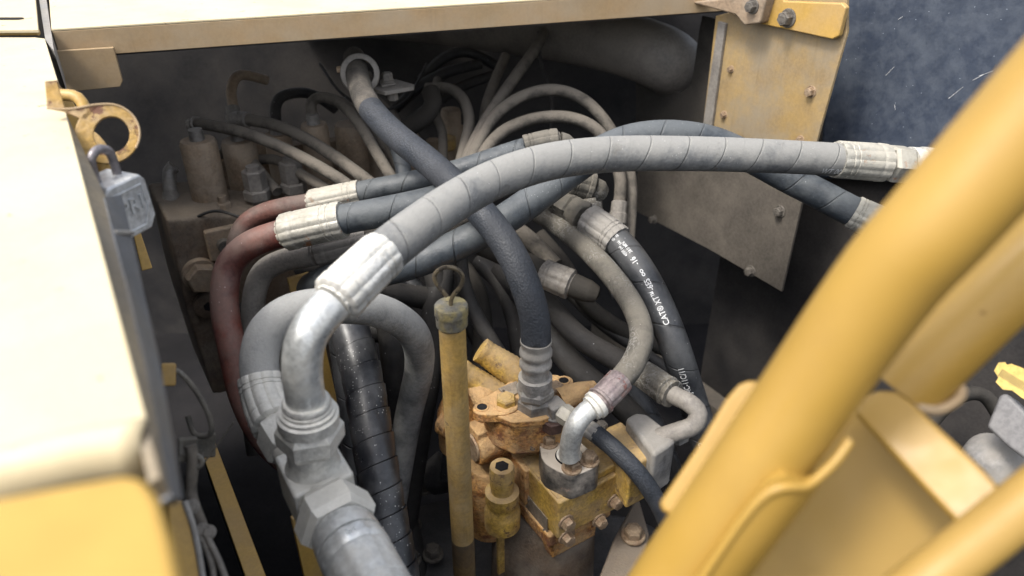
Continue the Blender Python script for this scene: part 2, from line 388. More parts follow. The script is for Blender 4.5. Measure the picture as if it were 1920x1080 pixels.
# ------------------------------------------------------------------ text
TXT = {}
def text_mesh(s, size, split=False):
    cu = bpy.data.curves.new('t', 'FONT'); cu.body = s; cu.size = size; cu.resolution_u = 3; cu.space_character = 1.05; cu.offset = size * .012
    o = bpy.data.objects.new('t', cu); COL.objects.link(o)
    dg = bpy.context.evaluated_depsgraph_get(); me = o.evaluated_get(dg).to_mesh()
    vs = [v.co.copy() for v in me.vertices]; fs = [list(p.vertices) for p in me.polygons]
    if split:
        bm = bmesh.new(); bm.from_mesh(me)
        for i in range(-3, 12): bmesh.ops.bisect_plane(bm, geom=bm.verts[:] + bm.edges[:] + bm.faces[:], plane_co=(0, size * i * .09 + .0001, 0), plane_no=(0, 1, 0))
        bm.verts.index_update(); vs = [v.co.copy() for v in bm.verts]; fs = [[v.index for v in f.verts] for f in bm.faces]; bm.free()
    o.evaluated_get(dg).to_mesh_clear(); bpy.data.objects.remove(o); bpy.data.curves.remove(cu)
    return vs, fs
def hose_text(parent, pts, r, s_at, string, size, reverse=True, off=0., mt=None, name='printed_text', lift=.0004, label=None, xs=.78):
    """wraps lettering round the hose, running along it from arc length s_at"""
    vs, fs = text_mesh(string, size, True); s = arc(pts); hgt = size * .35; m = M(); out = []
    vs = [Vector((v.x * xs, v.y, 0)) for v in vs]
    for v in vs:
        x = s_at - v.x if reverse else s_at + v.x
        p = at_s(pts, s, x); t = (at_s(pts, s, x + .004) - at_s(pts, s, x - .004)).normalized()
        n = (CAM - p); n = (n - t * n.dot(t)).normalized()
        rd = -t if reverse else t
        a = (v.y - hgt) / r + off
        dr = n * math.cos(a) + n.cross(rd) * math.sin(a)
        out.append(p + dr * (r + lift))
    m.add(out, fs)
    return m.obj(name, mt or m_print, parent, smooth=60, label=label)
def flat_text(parent, c, u, v, string, size, mt, depth=.0006, name='raised_text', bold=0):
    vs, fs = text_mesh(string, size); n = u.cross(v).normalized()
    wd = max(q.x for q in vs); m = M(); k = len(vs)
    top = [c + u * (q.x - wd / 2) + v * (q.y - size * .35) + n * depth for q in vs]
    bot = [p - n * depth * 1.5 for p in top]
    # side walls from boundary edges
    ed = {}
    for f in fs:
        for i in range(len(f)): e = (f[i], f[(i + 1) % len(f)]); ed[e] = 1
    side = [[a, a + k, b + k, b] for (a, b) in ed if (b, a) not in ed]
    m.add(top + bot, fs + side)
    return m.obj(name, mt, parent, smooth=20)

# ------------------------------------------------------------------ hose builder
def hose(label, pix, segs, group=None, cat='hose', name='hydraulic_hose', k=14):
    cps = [P(*p) for p in pix]; sp = spine(cps, k)
    T = thing(name, label, cat, cps[-1], group); parts = {}
    for sg in segs:
        kind, a, b, prof, mt = sg[:5]; kw = dict(sg[5]) if len(sg) > 5 else {}
        pts = cut(sp, a, b); m = M(); lab = kw.pop('label', None)
        if kind in ('hose_sleeve',):
            sweep(m, pts, prof, seg=kw.get('seg', 30), step=kw.get('step', .006)); sm = 60
        elif kind == 'hex_nut':
            A, B = pts[0], pts[-1]; hexp(m, A, B, prof, rot=kw.get('rot', 0), ch=.18); sm = 25
        elif kind in ('ferrule',):
            sweep(m, pts, prof, seg=64, crimp=kw.get('crimp', 11), cdepth=kw.get('cd', .065), step=.006); sm = 32
        else:
            sweep(m, pts, prof, seg=kw.get('seg', 32), step=.005); sm = 40
        o = m.obj(kind, mt, T, smooth=sm, label=lab); parts.setdefault(kind, []).append(o)
    return T, sp, parts
def FP(r, flip=False):
    """ferrule profile: hose side first"""
    p = [(0, r * .80), (0, r * .97), (.03, r), (.13, r), (.14, r * .96), (.16, r * .96), (.17, r), (.23, r), (.24, r * .965), (.26, r * .965), (.27, r * 1.0), (.70, r * 1.02),
         (.74, r * .99), (.78, r * 1.04), (.93, r * 1.02), (.96, r * .9), (.97, r * .8), (1, r * .78), (1, r * .5)]
    if flip: p = [(1 - t, q) for t, q in p][::-1]
    return p

# =====================================================================================
# THE SETTING: body shell of the machine round the open bay
# =====================================================================================
HZ = -.19
def deckpt(px, py): return G(px, py, HZ)
# back deck ledge
a = deckpt(96, 54); b = deckpt(1475, -30)
led = thing('top_ledge', 'sunlit cream ledge with a folded front flange across the top of the bay', 'ledge', a)
dirl = (b - a).normalized(); back = Vector((-dirl.y, dirl.x, 0)) * .55
a2 = deckpt(66, -60)
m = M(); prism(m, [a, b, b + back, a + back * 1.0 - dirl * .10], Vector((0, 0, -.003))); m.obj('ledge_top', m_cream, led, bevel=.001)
fl = Vector((0, 0, -.031)); inn = back.normalized() * .003
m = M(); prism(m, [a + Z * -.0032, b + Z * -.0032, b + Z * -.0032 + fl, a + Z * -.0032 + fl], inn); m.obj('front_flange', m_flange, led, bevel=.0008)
m = M(); prism(m, [a + Z * -.0345 + inn * 1.1, b + Z * -.0345 + inn * 1.1, b + Z * -.0345 + inn * 8, a + Z * -.0345 + inn * 8], Z * -.002); m.obj('return_lip', m_wall, led)
# bracket under the ledge
nb = back.normalized(); pb = a - nb * .008; m = M()
br = thing('corner_bracket', 'small yellow steel tab with clipped corner hanging under the left end of the ledge', 'bracket', PL(120, 100, pb, nb))
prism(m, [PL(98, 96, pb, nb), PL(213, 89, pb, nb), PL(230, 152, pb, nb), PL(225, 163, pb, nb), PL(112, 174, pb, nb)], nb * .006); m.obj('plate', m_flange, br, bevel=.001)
# left deck panel
lp = thing('side_deck_panel', 'bright sunlit cream deck panel filling the left side of the photo', 'panel', deckpt(200, 600))
edge = [(92, 98), (108, 150), (86, 156), (92, 199), (122, 205), (165, 370), (205, 520), (250, 690), (275, 785)]
m = M(); poly = [deckpt(-420, 70), deckpt(66, 70), deckpt(84, 72)] + [deckpt(*e) for e in edge] + [deckpt(230, 795), deckpt(150, 808), deckpt(0, 845), deckpt(-420, 920)]
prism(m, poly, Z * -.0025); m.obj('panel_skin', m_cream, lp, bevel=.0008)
ep = [deckpt(-420, 920), deckpt(0, 845), deckpt(150, 808), deckpt(230, 795), deckpt(275, 788)]
m = M(); vs = []; fs = []; K = 7
for p, q in zip(ep, [Vector((0, -1, 0))] * 5):
    for j in range(K):
        t = j / (K - 1) * math.pi / 2; vs.append(p + q * (.010 * math.sin(t)) - Z * (.0002 + .010 * (1 - math.cos(t))))
    vs.append(vs[-1] - Z * .012)
K += 1
for i in range(4):
    for j in range(K - 1): fs.append([i * K + j, (i + 1) * K + j, (i + 1) * K + j + 1, i * K + j + 1])
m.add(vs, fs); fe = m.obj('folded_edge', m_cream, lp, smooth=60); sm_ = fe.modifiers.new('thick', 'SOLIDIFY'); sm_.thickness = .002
# second deck plate beyond the gap, upper left
ud = thing('rear_corner_plate', 'sunlit cream corner plate with a dark oval slot in the top left corner', 'plate', deckpt(20, 40))
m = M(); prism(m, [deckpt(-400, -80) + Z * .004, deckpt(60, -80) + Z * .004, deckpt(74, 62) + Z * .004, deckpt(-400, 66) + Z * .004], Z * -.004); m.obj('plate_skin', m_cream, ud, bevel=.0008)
m = M(); sweep(m, [deckpt(-400, 64), deckpt(72, 60)], .004, seg=12); m.obj('folded_edge', m_yel, ud)
m = M(); c = deckpt(14, 42) + Z * .0045; prism(m, hull(c, Vector((1, 0, 0)), Vector((0, 1, 0)), [(-.02, 0, .006), (.015, 0, .006)]), Z * .0004); m.obj('oval_slot', m_black, ud)
# seam post between deck plates
m = M(); prism(m, [deckpt(64, -60) + Z * -.002, deckpt(78, -60) + Z * -.002, deckpt(100, 92) + Z * -.002, deckpt(84, 72) + Z * -.002], Z * -.05)
o = m.obj('seam_strip', m_dsteel, None); tag(o, 'narrow grey steel strip in the gap between ledge and corner plate', 'strip')
# near rounded cover, lower left
nc = thing('near_hood_corner', 'blurred yellow hood with rounded corner in the bottom left of the photo', 'hood', G(100, 1000, -.2))
zc = -.150; m = M()
pts = [G(-500, 1080, zc), G(-300, 975, zc), G(0, 927, zc), G(120, 905, zc), G(235, 885, zc), G(270, 893, zc), G(298, 930, zc), G(322, 1010, zc), G(345, 1120, zc), G(380, 1500, zc), G(-500, 1500, zc)]
prism(m, pts, Z * -.11); m.obj('hood_skin', m_hood, nc, bevel=.014, seg=6)

# inner vertical flange and rubber seal under the left panel
e0 = deckpt(122, 205); e1_ = deckpt(296, 880); el = (e1_ - e0).normalized(); en = Vector((-el.y, el.x, 0))
if en.x < 0: en = -en
sw = thing('left_bay_seal', 'long dark grey rubber seal hanging under the edge of the cream side panel', 'seal', e0)
def strip(name, top, bot, z0, z1, mt, bev=.001, th=.004):
    m = M(); n = len(top); tv = [G(x, y, z0) for x, y in top]; bv = [G(x, y, z1) for x, y in bot]
    vs = tv + bv + [p - en * th - Z * .001 for p in tv] + [p - en * th - Z * .001 for p in bv]; fs = []
    for i in range(n - 1):
        fs += [[i, i + 1, n + i + 1, n + i], [2 * n + i, 3 * n + i, 3 * n + i + 1, 2 * n + i + 1], [n + i, n + i + 1, 3 * n + i + 1, 3 * n + i], [i, 2 * n + i, 2 * n + i + 1, i + 1]]
    fs += [[0, n, 3 * n, 2 * n], [n - 1, 3 * n - 1, 4 * n - 1, 2 * n - 1]]
    m.add(vs, fs); return m.obj(name, mt, sw, fix=True, smooth=30)
strip('seal_strip', [(196, 370), (214, 440), (240, 540), (272, 670), (300, 810), (322, 932)], [(228, 365), (246, 438), (268, 540), (298, 670), (323, 810), (343, 937)], HZ - .012, HZ - .034, m_seal)
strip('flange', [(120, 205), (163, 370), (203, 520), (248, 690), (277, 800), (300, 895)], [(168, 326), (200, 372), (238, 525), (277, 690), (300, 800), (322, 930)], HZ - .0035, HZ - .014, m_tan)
m = M(); sweep(m, [G(184, 433, HZ - .014), G(214, 437, HZ - .014), G(247, 437, HZ - .032)], .0018, seg=10); m.obj('seal_clip', m_dsteel, sw)
# compartment shell
fl0 = CAM.z - 1.15
def wallquad(name, poly, off, mt):
    m = M(); prism(m, poly, off); return struct(m.obj(name, mt))
Lc = e0 - el * 1.6; 
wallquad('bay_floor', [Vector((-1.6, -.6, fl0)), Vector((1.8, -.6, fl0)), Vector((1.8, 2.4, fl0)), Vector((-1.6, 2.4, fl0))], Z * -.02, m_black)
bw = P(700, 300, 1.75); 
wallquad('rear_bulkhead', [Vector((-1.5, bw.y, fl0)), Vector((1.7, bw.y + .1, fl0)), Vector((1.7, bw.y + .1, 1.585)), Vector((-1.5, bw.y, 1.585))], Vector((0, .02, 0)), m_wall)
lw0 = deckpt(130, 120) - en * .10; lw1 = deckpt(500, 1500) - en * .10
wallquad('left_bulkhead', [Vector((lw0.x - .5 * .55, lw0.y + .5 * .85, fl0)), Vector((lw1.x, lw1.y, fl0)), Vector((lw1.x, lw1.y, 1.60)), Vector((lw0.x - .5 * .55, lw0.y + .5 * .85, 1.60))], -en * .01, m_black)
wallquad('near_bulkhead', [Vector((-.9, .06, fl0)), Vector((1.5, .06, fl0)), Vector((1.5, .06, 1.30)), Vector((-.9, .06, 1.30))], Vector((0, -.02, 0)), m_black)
# right side plate (plane normal E2)
def on(px, py, k): return PL(px, py, CAM + E2 * k, E2)
KP = .90
rp = thing('bolted_side_plate', 'weathered yellow steel side plate with rusty nuts on the right wall of the bay', 'plate', on(1465, 545, KP))
m = M(); prism(m, [on(1342, 30, KP), on(1420, 10, KP), on(1588, -40, KP), on(1588, 60, KP), on(1540, 232, KP), on(1524, 292, KP), on(1311, 285, KP), on(1318, 232, KP)], E2 * .005)
m.obj('plate_skin', m_plate, rp, bevel=.001)
lpz_ = thing('lower_side_plate', 'dark brown-grey steel plate with pointed lower corner under the bolted yellow plate', 'plate', on(1465, 545, KP))  # lower plate in a darker brown-grey than the yellow one above
m = M(); prism(m, [on(1311, 282, KP + .006), on(1526, 290, KP + .006), on(1502, 385, KP + .006), on(1465, 547, KP + .006), on(1330, 468, KP + .006), on(1192, 396, KP + .006), on(1196, 290, KP + .006)], E2 * .005)
m.obj('plate_skin', m_brgrey, lpz_, bevel=.001)
m = M(); prism(m, [on(1346, 40, KP - .006), on(1360, 44, KP - .006), on(1334, 236, KP - .006), on(1318, 232, KP - .006)], E2 * .006); m.obj('edge_strip', m_greyp, rp, bevel=.001)
for (x, y, r) in ((1371, 130, .0045), (1358, 215, .0048), (1521, 172, .0065), (1501, 262, .005), (1463, 396, .0075), (1226, 411, .007), (1408, 508, .0075)):
    q = on(x, y, KP if y < 290 else KP + .006); bolt(rp if y < 290 else lpz_, q, -E2, r, mt=m_bolt if y < 300 else m_dbolt, spin=random.random(), name='nut')
tb = thing('upper_hinge_bracket', 'yellow rounded bracket with one grimy bolt at the top of the side plate', 'bracket', on(1500, 30, KP - .02))
kb = KP - .012
m = M(); prism(m, [on(1405, -20, kb), on(1420, 0, kb), on(1425, 45, kb), on(1560, 74, kb), on(1572, 68, kb), on(1586, 14, kb), on(1578, 6, kb), on(1470, 2, kb), on(1460, -30, kb)][::1], E2 * .009); m.obj('plate', m_yel, tb, bevel=.002)
bolt(tb, on(1478, 34, kb), -E2, .010, mt=m_dbolt, spin=.3)
m = M(); prism(m, [on(1290, 4, KP - .03), on(1440, -12, KP - .03), on(1424, 44, KP - .03), on(1395, 48, KP - .03), on(1378, 28, KP - .03)], E2 * .02); m.obj('support_lug', m_cap, tb, bevel=.003)
bolt(tb, on(1412, 12, KP - .03), -E2, .008, mt=m_dbolt, spin=.1)
# scratched blue-black panel
KB = 1.0
bp = thing('blue_black_panel', 'large scuffed blue-black panel behind the yellow handrail in the top right', 'panel', on(1600, 300, KB))
m = M(); prism(m, [on(1590, -60, KB), on(2100, -60, KB), on(2100, 420, KB), on(1725, 345, KB), on(1532, 335, KB), on(1540, 240, KB)], E2 * .05); m.obj('panel_skin', m_blue, bp, bevel=.006, seg=3)
m = M()
for (x1, y1, x2, y2) in ((1661, 141, 1677, 125), (1824, 150, 1848, 138), (1836, 142, 1862, 133), (1684, 36, 1693, 31), (1678, 196, 1679, 206), (1779, 184, 1806, 163)):
    A = on(x1, y1, KB) - E2 * .0003; B = on(x2, y2, KB) - E2 * .0003; pz = (B - A).cross(E2).normalized() * .0006
    prism(m, [A, B + pz * .3, B - pz * .3, A - pz], -E2 * .0002)
m.obj('scratch_marks', m_print, bp)
KL = 1.03
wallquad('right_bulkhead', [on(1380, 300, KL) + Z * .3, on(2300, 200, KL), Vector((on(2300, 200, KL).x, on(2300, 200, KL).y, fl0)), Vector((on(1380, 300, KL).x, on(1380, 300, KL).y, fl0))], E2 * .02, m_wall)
lb = thing('lower_frame_rail', 'dark brown-grey steel frame rail low down behind the printed black hose', 'rail', on(1300, 700, .93))
m = M(); A = on(1110, 590, .93); B = on(1420, 745, .93); B.z = A.z
prism(m, [A, B, B + Z * -.006, A + Z * -.006], E2 * .04); prism(m, [A + Z * -.006, B + Z * -.006, B + Z * -.05, A + Z * -.05], E2 * .004); m.obj('rail_bar', m_brgrey, lb, bevel=.001)

# U shaped cradle plate and duct behind
KU = .93
cr = thing('cradle_plate', 'dark grey steel plate with a deep U cut-out cradling the big duct', 'plate', on(1250, 200, KU))
m = M(); pl = [(1316, 34), (1352, 40), (1322, 232), (1190, 212), (1190, 185), (1240, 150)]
uu = [(1310, 60), (1306, 90), (1302, 120), (1298, 145), (1290, 165), (1275, 174), (1258, 170), (1240, 152), (1222, 140), (1192, 135)]
prism(m, [on(x, y, KU) for x, y in [(1316, 34), (1356, 40), (1326, 300), (1190, 300), (1190, 150)] + uu[::-1][:0] ] if False else [on(x, y, KU) for x, y in [(1316, 30), (1356, 40), (1330, 290), (1192, 290)] + uu[::-1]], E2 * .006)
m.obj('plate_skin', m_duct, cr, bevel=.001)
dt = hose('big dusty grey air duct running under the top ledge', [(560, 10, 1.60), (760, 25, 1.55), (960, 48, 1.48), (1080, 66, 1.42), (1170, 84, 1.36), (1235, 106, 1.31), (1268, 128, 1.34), (1285, 148, 1.45), (1300, 165, 1.6)],
          [('duct_wall', 0, 8, .055, mat('pale_dusty_duct', (.15, .135, .118), .6, col2=(.12, .108, .095), ns=9, dust=(.24, .215, .185), damt=.6, ds=7), {'seg': 48})], cat='duct', name='air_duct')
m = M()
# =====================================================================================
# VALVE BANK (left rear)
# =====================================================================================
vb0 = P(400, 500, 1.13)
def vp(px, py, o=0.): return PL(px, py, vb0 + E1 * o, E1)
vb = thing('valve_bank', 'grimy brown cast valve block with capped spools in the dark left rear', 'valve', vp(400, 640))
m = M()
prism(m, [vp(312, 412), vp(470, 402), vp(640, 420), vp(700, 690), vp(400, 740), vp(350, 580)], E1 * .16)
for (x, y) in ((375, 400), (450, 395), (520, 390), (590, 380), (655, 375)):
    c0 = vp(x, y, .05); box(m, c0 + Z * -.01, E2, E1, Z, .05, .09, .06)
m.obj('valve_body', m_valve, vb, remesh=.0035)
def cap(x, yt, yb, o, r, hexed=False):
    A = vp(x, yt, o); B = vp(x + (882 - x) * (yb - yt) / (2850 - yt), yb, o); B = Vector((A.x, A.y, B.z))
    m = M()
    cyl(m, B, A, [(0, r), (.95, r), (.985, r * .93), (1, r * .9)], 36); return m.obj('spool_cap', m_cap, vb), A
for (x, yt, yb, o, r) in ((370, 262, 400, .06, .0265), (446, 262, 400, .10, .0265), (520, 250, 390, .12, .022), (588, 232, 400, .10, .0225), (655, 232, 390, .13, .027), (765, 255, 360, .16, .024), (845, 205, 300, .2, .02)):
    cc, A = cap(x, yt, yb, o, r)
    if x < 600:
        m = M(); cyl(m, A - Z * .001, A + Z * .016, [(0, .011), (1, .010)], 20); m.obj('neck', m_dsteel, vb)
for (x, yt, yb, o, r) in ((412, 300, 400, .13, .014), (488, 262, 400, .16, .013), (556, 268, 390, .18, .015), (622, 262, 380, .17, .013), (700, 268, 380, .16, .016), (812, 262, 340, .17, .014), (868, 238, 330, .2, .013)):
    cap(x, yt, yb, o, r)
for (x, y, o) in ((420, 388, .03), (500, 384, .03), (580, 366, .05), (610, 350, .08), (690, 352, .1)):
    A = vp(x, y, o); m = M(); hexp(m, A - Z * .015, A + Z * .008, .0115, rot=x); cyl(m, A + Z * .007, A + Z * .018, .006, 16); m.obj('port_plug', m_cap, vb, smooth=25)
for (x, y, c_) in ((845, 240, .20), (838, 268, .17)):
    A = vp(x, y, c_); m = M(); hexp(m, A - Z * .012, A + Z * .012, .019, rot=.4); m.obj('yellow_plug', m_block, vb, smooth=25)
for (x, yt, yb) in ((474, 318, 380), (543, 302, 366)):
    A = vp(x, yt, .02); B = vp(x, yb, .02); B = Vector((A.x, A.y, B.z)); m = M(); hexp(m, B, A, .0175, rot=.3)
    hexp(m, B + Z * .004, B + Z * .022, .021, rot=.5); cyl(m, A - Z * .001, A + Z * .006, .010, 20)
    m.obj('relief_plug', m_greyp, vb, smooth=25)
A = vp(374, 512, -.001); m = M(); cyl(m, A, A - E1 * .012, .026, 32); hexp(m, A - E1 * .010, A - E1 * .028, .0235, rot=.2); m.obj('hex_plug', m_cap, vb, smooth=25)
A = vp(388, 568, -.001); m = M(); cyl(m, A, A - E1 * .012, [(0, .021), (.9, .021), (1, .019)], 32); m.obj('socket_plug', m_valve, vb)
m = M(); cyl(m, A - E1 * .0121, A - E1 * .0125, .008, 6); m.obj('socket', m_black, vb)
A = vp(415, 452, -.001); m = M(); box(m, A - E1 * .006, E2, E1, Z, .045, .012, .05); m.obj('flange_pad', m_cap, vb, bevel=.003)
bolt(vb, A - E1 * .012, -E1, .010, mt=m_dbolt, socket=True, washer=False)
# a steel elbow standing at the left of the block
hose('pale grey steel elbow fitting standing left of the capped spools', [(326, 312, 1.14), (318, 322, 1.14), (318, 345, 1.14), (322, 380, 1.14), (324, 405, 1.14)],
     [('elbow_tube', 0, 2.4, .010, m_dsteel), ('nut_collar', 2.4, 4, [(0, .011), (.3, .014), (.9, .018), (1, .0165)], m_greyp)], cat='fitting', name='elbow_fitting')

# =====================================================================================
# THIN HOSES
# =====================================================================================
def thin(label, pts, r=.0088, mt=m_thin, fit0=False, fit1=False, k=10):
    n = len(pts) - 1; sg = [('hose_sleeve', 0, n, r, mt, {'seg': 18})]
    if fit0: sg.append(('ferrule', 0, .9, [(0, r * 1.1), (.1, r * 1.45), (.5, r * 1.45), (.55, r * 1.3), (.95, r * 1.3), (1, r * 1.05)], m_greyp, {'crimp': 6}))
    if fit1: sg.append(('ferrule', n - .9, n, [(0, r * 1.05), (.05, r * 1.3), (.5, r * 1.3), (.55, r * 1.5), (.95, r * 1.5), (1, r * 1.1)], m_greyp, {'crimp': 6}))
    return hose(label, pts, sg, group='thin dusty pilot hoses', name='pilot_hose', k=k)
thin('lowest thin dusty hose curving right from the leftmost valve cap', [(362, 236, 1.17), (372, 232, 1.16), (410, 238, 1.14), (460, 250, 1.12), (525, 275, 1.1), (590, 308, 1.08), (650, 345, 1.07), (700, 385, 1.07)], fit0=True)
thin('thin dusty hose just above the lowest one, arching off the second valve cap', [(440, 224, 1.22), (470, 225, 1.2), (520, 236, 1.18), (570, 258, 1.16), (625, 292, 1.13), (675, 328, 1.1), (730, 370, 1.09)], r=.0095, fit0=True)
thin('thin dusty hose rising from the middle valve cap and dropping behind the wrapped hoses', [(586, 222, 1.22), (584, 192, 1.22), (605, 182, 1.21), (640, 195, 1.19), (675, 235, 1.16), (705, 285, 1.13), (745, 350, 1.1)])
thin('thin grey hose tucked close behind the hose from the middle valve cap', [(640, 190, 1.28), (680, 222, 1.25), (705, 255, 1.2), (735, 300, 1.17), (765, 360, 1.15)], r=.008)
thin('straight thin dusty hose running up to the right from the crossing of hoses', [(868, 320, 1.13), (888, 270, 1.16), (918, 215, 1.2), (960, 152, 1.26), (1005, 90, 1.33), (1020, 60, 1.4)], r=.0098)
thin('short thin dusty hose directly left of the straight one rising to the duct', [(905, 240, 1.3), (912, 195, 1.32), (930, 145, 1.35), (948, 105, 1.38)], r=.0090)
T5 = [(872, 330, 1.12), (900, 262, 1.16), (930, 215, 1.19), (980, 180, 1.2), (1040, 168, 1.2), (1095, 187, 1.2), (1135, 228, 1.2), (1168, 285, 1.2), (1184, 345, 1.2), (1180, 445, 1.2)]
thin('tallest arching thin hose looping over to the far right of the bundle', T5, r=.0095)
thin('lower arching thin hose with a crimped end just under the tallest arch', [(885, 330, 1.12), (915, 275, 1.15), (950, 242, 1.17), (1005, 222, 1.18), (1065, 220, 1.18), (1115, 240, 1.18), (1148, 285, 1.18), (1163, 335, 1.18), (1162, 372, 1.18), (1157, 420, 1.18)], r=.0098, fit1=True)
thin('thin dusty hose bending down beside the rear bracket bolt', [(800, 165, 1.32), (840, 165, 1.3), (868, 185, 1.26), (880, 225, 1.22), (872, 270, 1.18), (860, 320, 1.14)], r=.0092)
for lb_, pts in zip(('lowest of three thin grimy hoses in the rear tangle below the duct', 'middle of three thin grimy hoses in the rear tangle below the duct', 'topmost of three thin grimy hoses in the rear tangle below the duct'), ([(760, 235, 1.38), (820, 190, 1.38), (870, 160, 1.42), (930, 140, 1.45)], [(740, 205, 1.4), (790, 160, 1.4), (840, 135, 1.42), (900, 120, 1.45)], [(790, 150, 1.45), (830, 110, 1.45), (880, 98, 1.45), (940, 130, 1.48)])):
    thin(lb_, pts, r=.010, mt=m_dark)
thin('short elbow hose standing on the second valve cap in the rear', [(440, 235, 1.25), (436, 195, 1.25), (434, 165, 1.26), (450, 140, 1.28), (500, 150, 1.32)], r=.0085, mt=m_cap, fit0=True)
thin('faint grimy hose arching above the third valve cap', [(520, 240, 1.3), (516, 205, 1.3), (530, 180, 1.32), (580, 175, 1.36), (630, 205, 1.4)], r=.0095, mt=m_dark)
thin('thin dusty hose dropping from the rear tangle to the middle valve caps', [(690, 140, 1.4), (700, 180, 1.36), (740, 220, 1.3), (790, 300, 1.22), (800, 350, 1.18)], r=.0080)
thin('thin hose curling behind the orange-brown valve cap', [(820, 150, 1.4), (812, 200, 1.34), (830, 250, 1.28), (828, 320, 1.2)], r=.0080)
thin('thin hose dipping between the two leftmost valve caps', [(400, 330, 1.22), (415, 290, 1.2), (440, 280, 1.2), (470, 300, 1.18), (520, 360, 1.14)], r=.0080)
thin('thin hose running low across the front of the hexagon plugs', [(480, 300, 1.2), (520, 300, 1.17), (570, 330, 1.14), (640, 370, 1.1), (700, 400, 1.1)], r=.0080)
# pipe stub seen in the tangle
hose('dusty curved pipe stub half hidden behind the blue braided hose', [(745, 250, 1.26), (790, 225, 1.25), (812, 195, 1.25), (806, 170, 1.26)], [('pipe', 0, 3, .015, m_duct)], cat='pipe', name='pipe_stub')
hose('bluish thin hose end seen right of the falling braided hose top', [(735, 255, 1.15), (750, 290, 1.12), (760, 340, 1.1)], [('hose_sleeve', 0, 2, .012, m_hose4, {'seg': 20})], cat='hose', name='hose_end')

# =====================================================================================
# BIG HOSES
# =====================================================================================
# main wrapped hose
H1p = [(577, 775, .581), (571, 735, .57), (566, 690, .558), (571, 645, .552), (591, 605, .555), (624, 568, .566), (668, 524, .583), (714, 480, .602), (775, 431, .63), (850, 379, .67), (935, 333, .71), (1035, 302, .745),
       (1150, 289, .775), (1285, 288, .80), (1425, 292, .825), (1567, 299, .85), (1664, 306, .865), (1702, 309, .87), (1746, 311, .875), (1850, 315, .89)]
H1, sp1, _ = hose('thick grey wrapped hose arching across the whole bay with a bright silver elbow', H1p,
    [('elbow_tube', 0, 5.1, .0152, m_chrome), ('ferrule', 5, 7.1, FP(.0208, True), m_steel, {'crimp': 11, 'cd': .065}), ('hose_sleeve', 7, 15.05, .0187, m_hose1, {'seg': 40}),
     ('ferrule', 15, 16, FP(.0215), m_ferr, {'crimp': 11, 'cd': .065}), ('hex_nut', 16, 17, .0225, m_ferr, {'rot': .4}), ('collar', 17, 18, [(0, .021), (.3, .021), (.32, .019), (.5, .019), (.52, .022), (1, .021)], m_steel), ('end_tube', 18, 19, .016, m_steel)])
pm = cut(sp1, 7, 15.05); Ls = arc(pm)[-1]
hose_text(H1, pm, .0187, Ls - .030, 'WT 00', .011, reverse=False, off=-.80, name='printed_text')
hose_text(H1, pm, .0187, Ls * .42, 'SAE 100R2 00', .009, reverse=False, off=-.95, name='printed_text', mt=m_greyp)
# tee fitting
rd = -E1; sd = E2; up_ = Z
ctr = P(594, 905, .62); zt0 = ctr.z - CAM.z
tf = thing('tee_fitting', 'large silver tee fitting with hexagon nuts at the bottom left of the hoses', 'fitting', ctr)
m = M(); box(m, ctr - Z * .002, rd, sd, up_, .054, .050, .046); m.obj('tee_body', m_steel, tf, bevel=.0035, seg=4)
top = P(577, 775, .581); base = ctr + up_ * .018
ax = (top - base).normalized(); LL = (top - base).length
m = M(); sweep(m, [base, top], [(0, .0240), (.10, .0215), (.2, .0200), (1, .0200)], seg=36); m.obj('branch_neck', m_steel, tf, smooth=50)
hb = base.lerp(top, .42)
m = M(); hexp(m, hb, hb + ax * .024, .0272, rot=.30, ch=.2); m.obj('hex_nut', m_steel, tf, smooth=25)
m = M(); sweep(m, [hb + ax * .0238, hb + ax * .047], [(0, .0240), (.42, .0240), (.47, .0218), (.60, .0218), (.64, .0196), (.74, .0196), (.78, .0180), (.80, .0188), (.92, .0188), (1, .0176), (1, .015)], seg=40); m.obj('collar', m_steel, tf)
m = M(); q0 = ctr + rd * .026; sweep(m, [q0 - rd * .002, q0 + rd * .012], .0235, seg=36); m.obj('neck', m_steel, tf)
m = M(); hexp(m, q0 + rd * .003, q0 + rd * .032, .0315, rot=math.pi / 6 + .12, ch=.2); m.obj('run_nut', m_steel, tf, smooth=25)
q1 = q0 + rd * .032
# lower hose leaving toward the viewer
q1 = q0 + rd * .036
def addhose_world(label, cps, segs, cat='hose', name='hydraulic_hose', group=None):
    sp = spine(cps); T = thing(name, label, cat, cps[-1], group)
    for sg in segs:
        kind, a, b, prof, mt = sg[:5]; kw = sg[5] if len(sg) > 5 else {}
        m = M(); sweep(m, cut(sp, a, b), prof, seg=56 if kind == 'ferrule' else 32, crimp=kw.get('crimp', 0), step=.006)
        m.obj(kind, mt, T, smooth=35)
    return T
addhose_world('short silver ferrule hose leaving the tee at the bottom edge of the photo', [q1 - rd * .003, q1 + rd * .012, q1 + rd * .05, q1 + rd * .085, q1 + rd * .12 - Z * .01, q1 + rd * .16 - Z * .05],
    [('end_collar', 0, 1.1, [(0, .024), (.5, .026), (1, .0265)], m_chrome), ('ferrule', 1, 3, FP(.0262, True), m_chrome, {'crimp': 11, 'cd': .065}), ('hose_sleeve', 3, 5, .0235, m_hose1)])
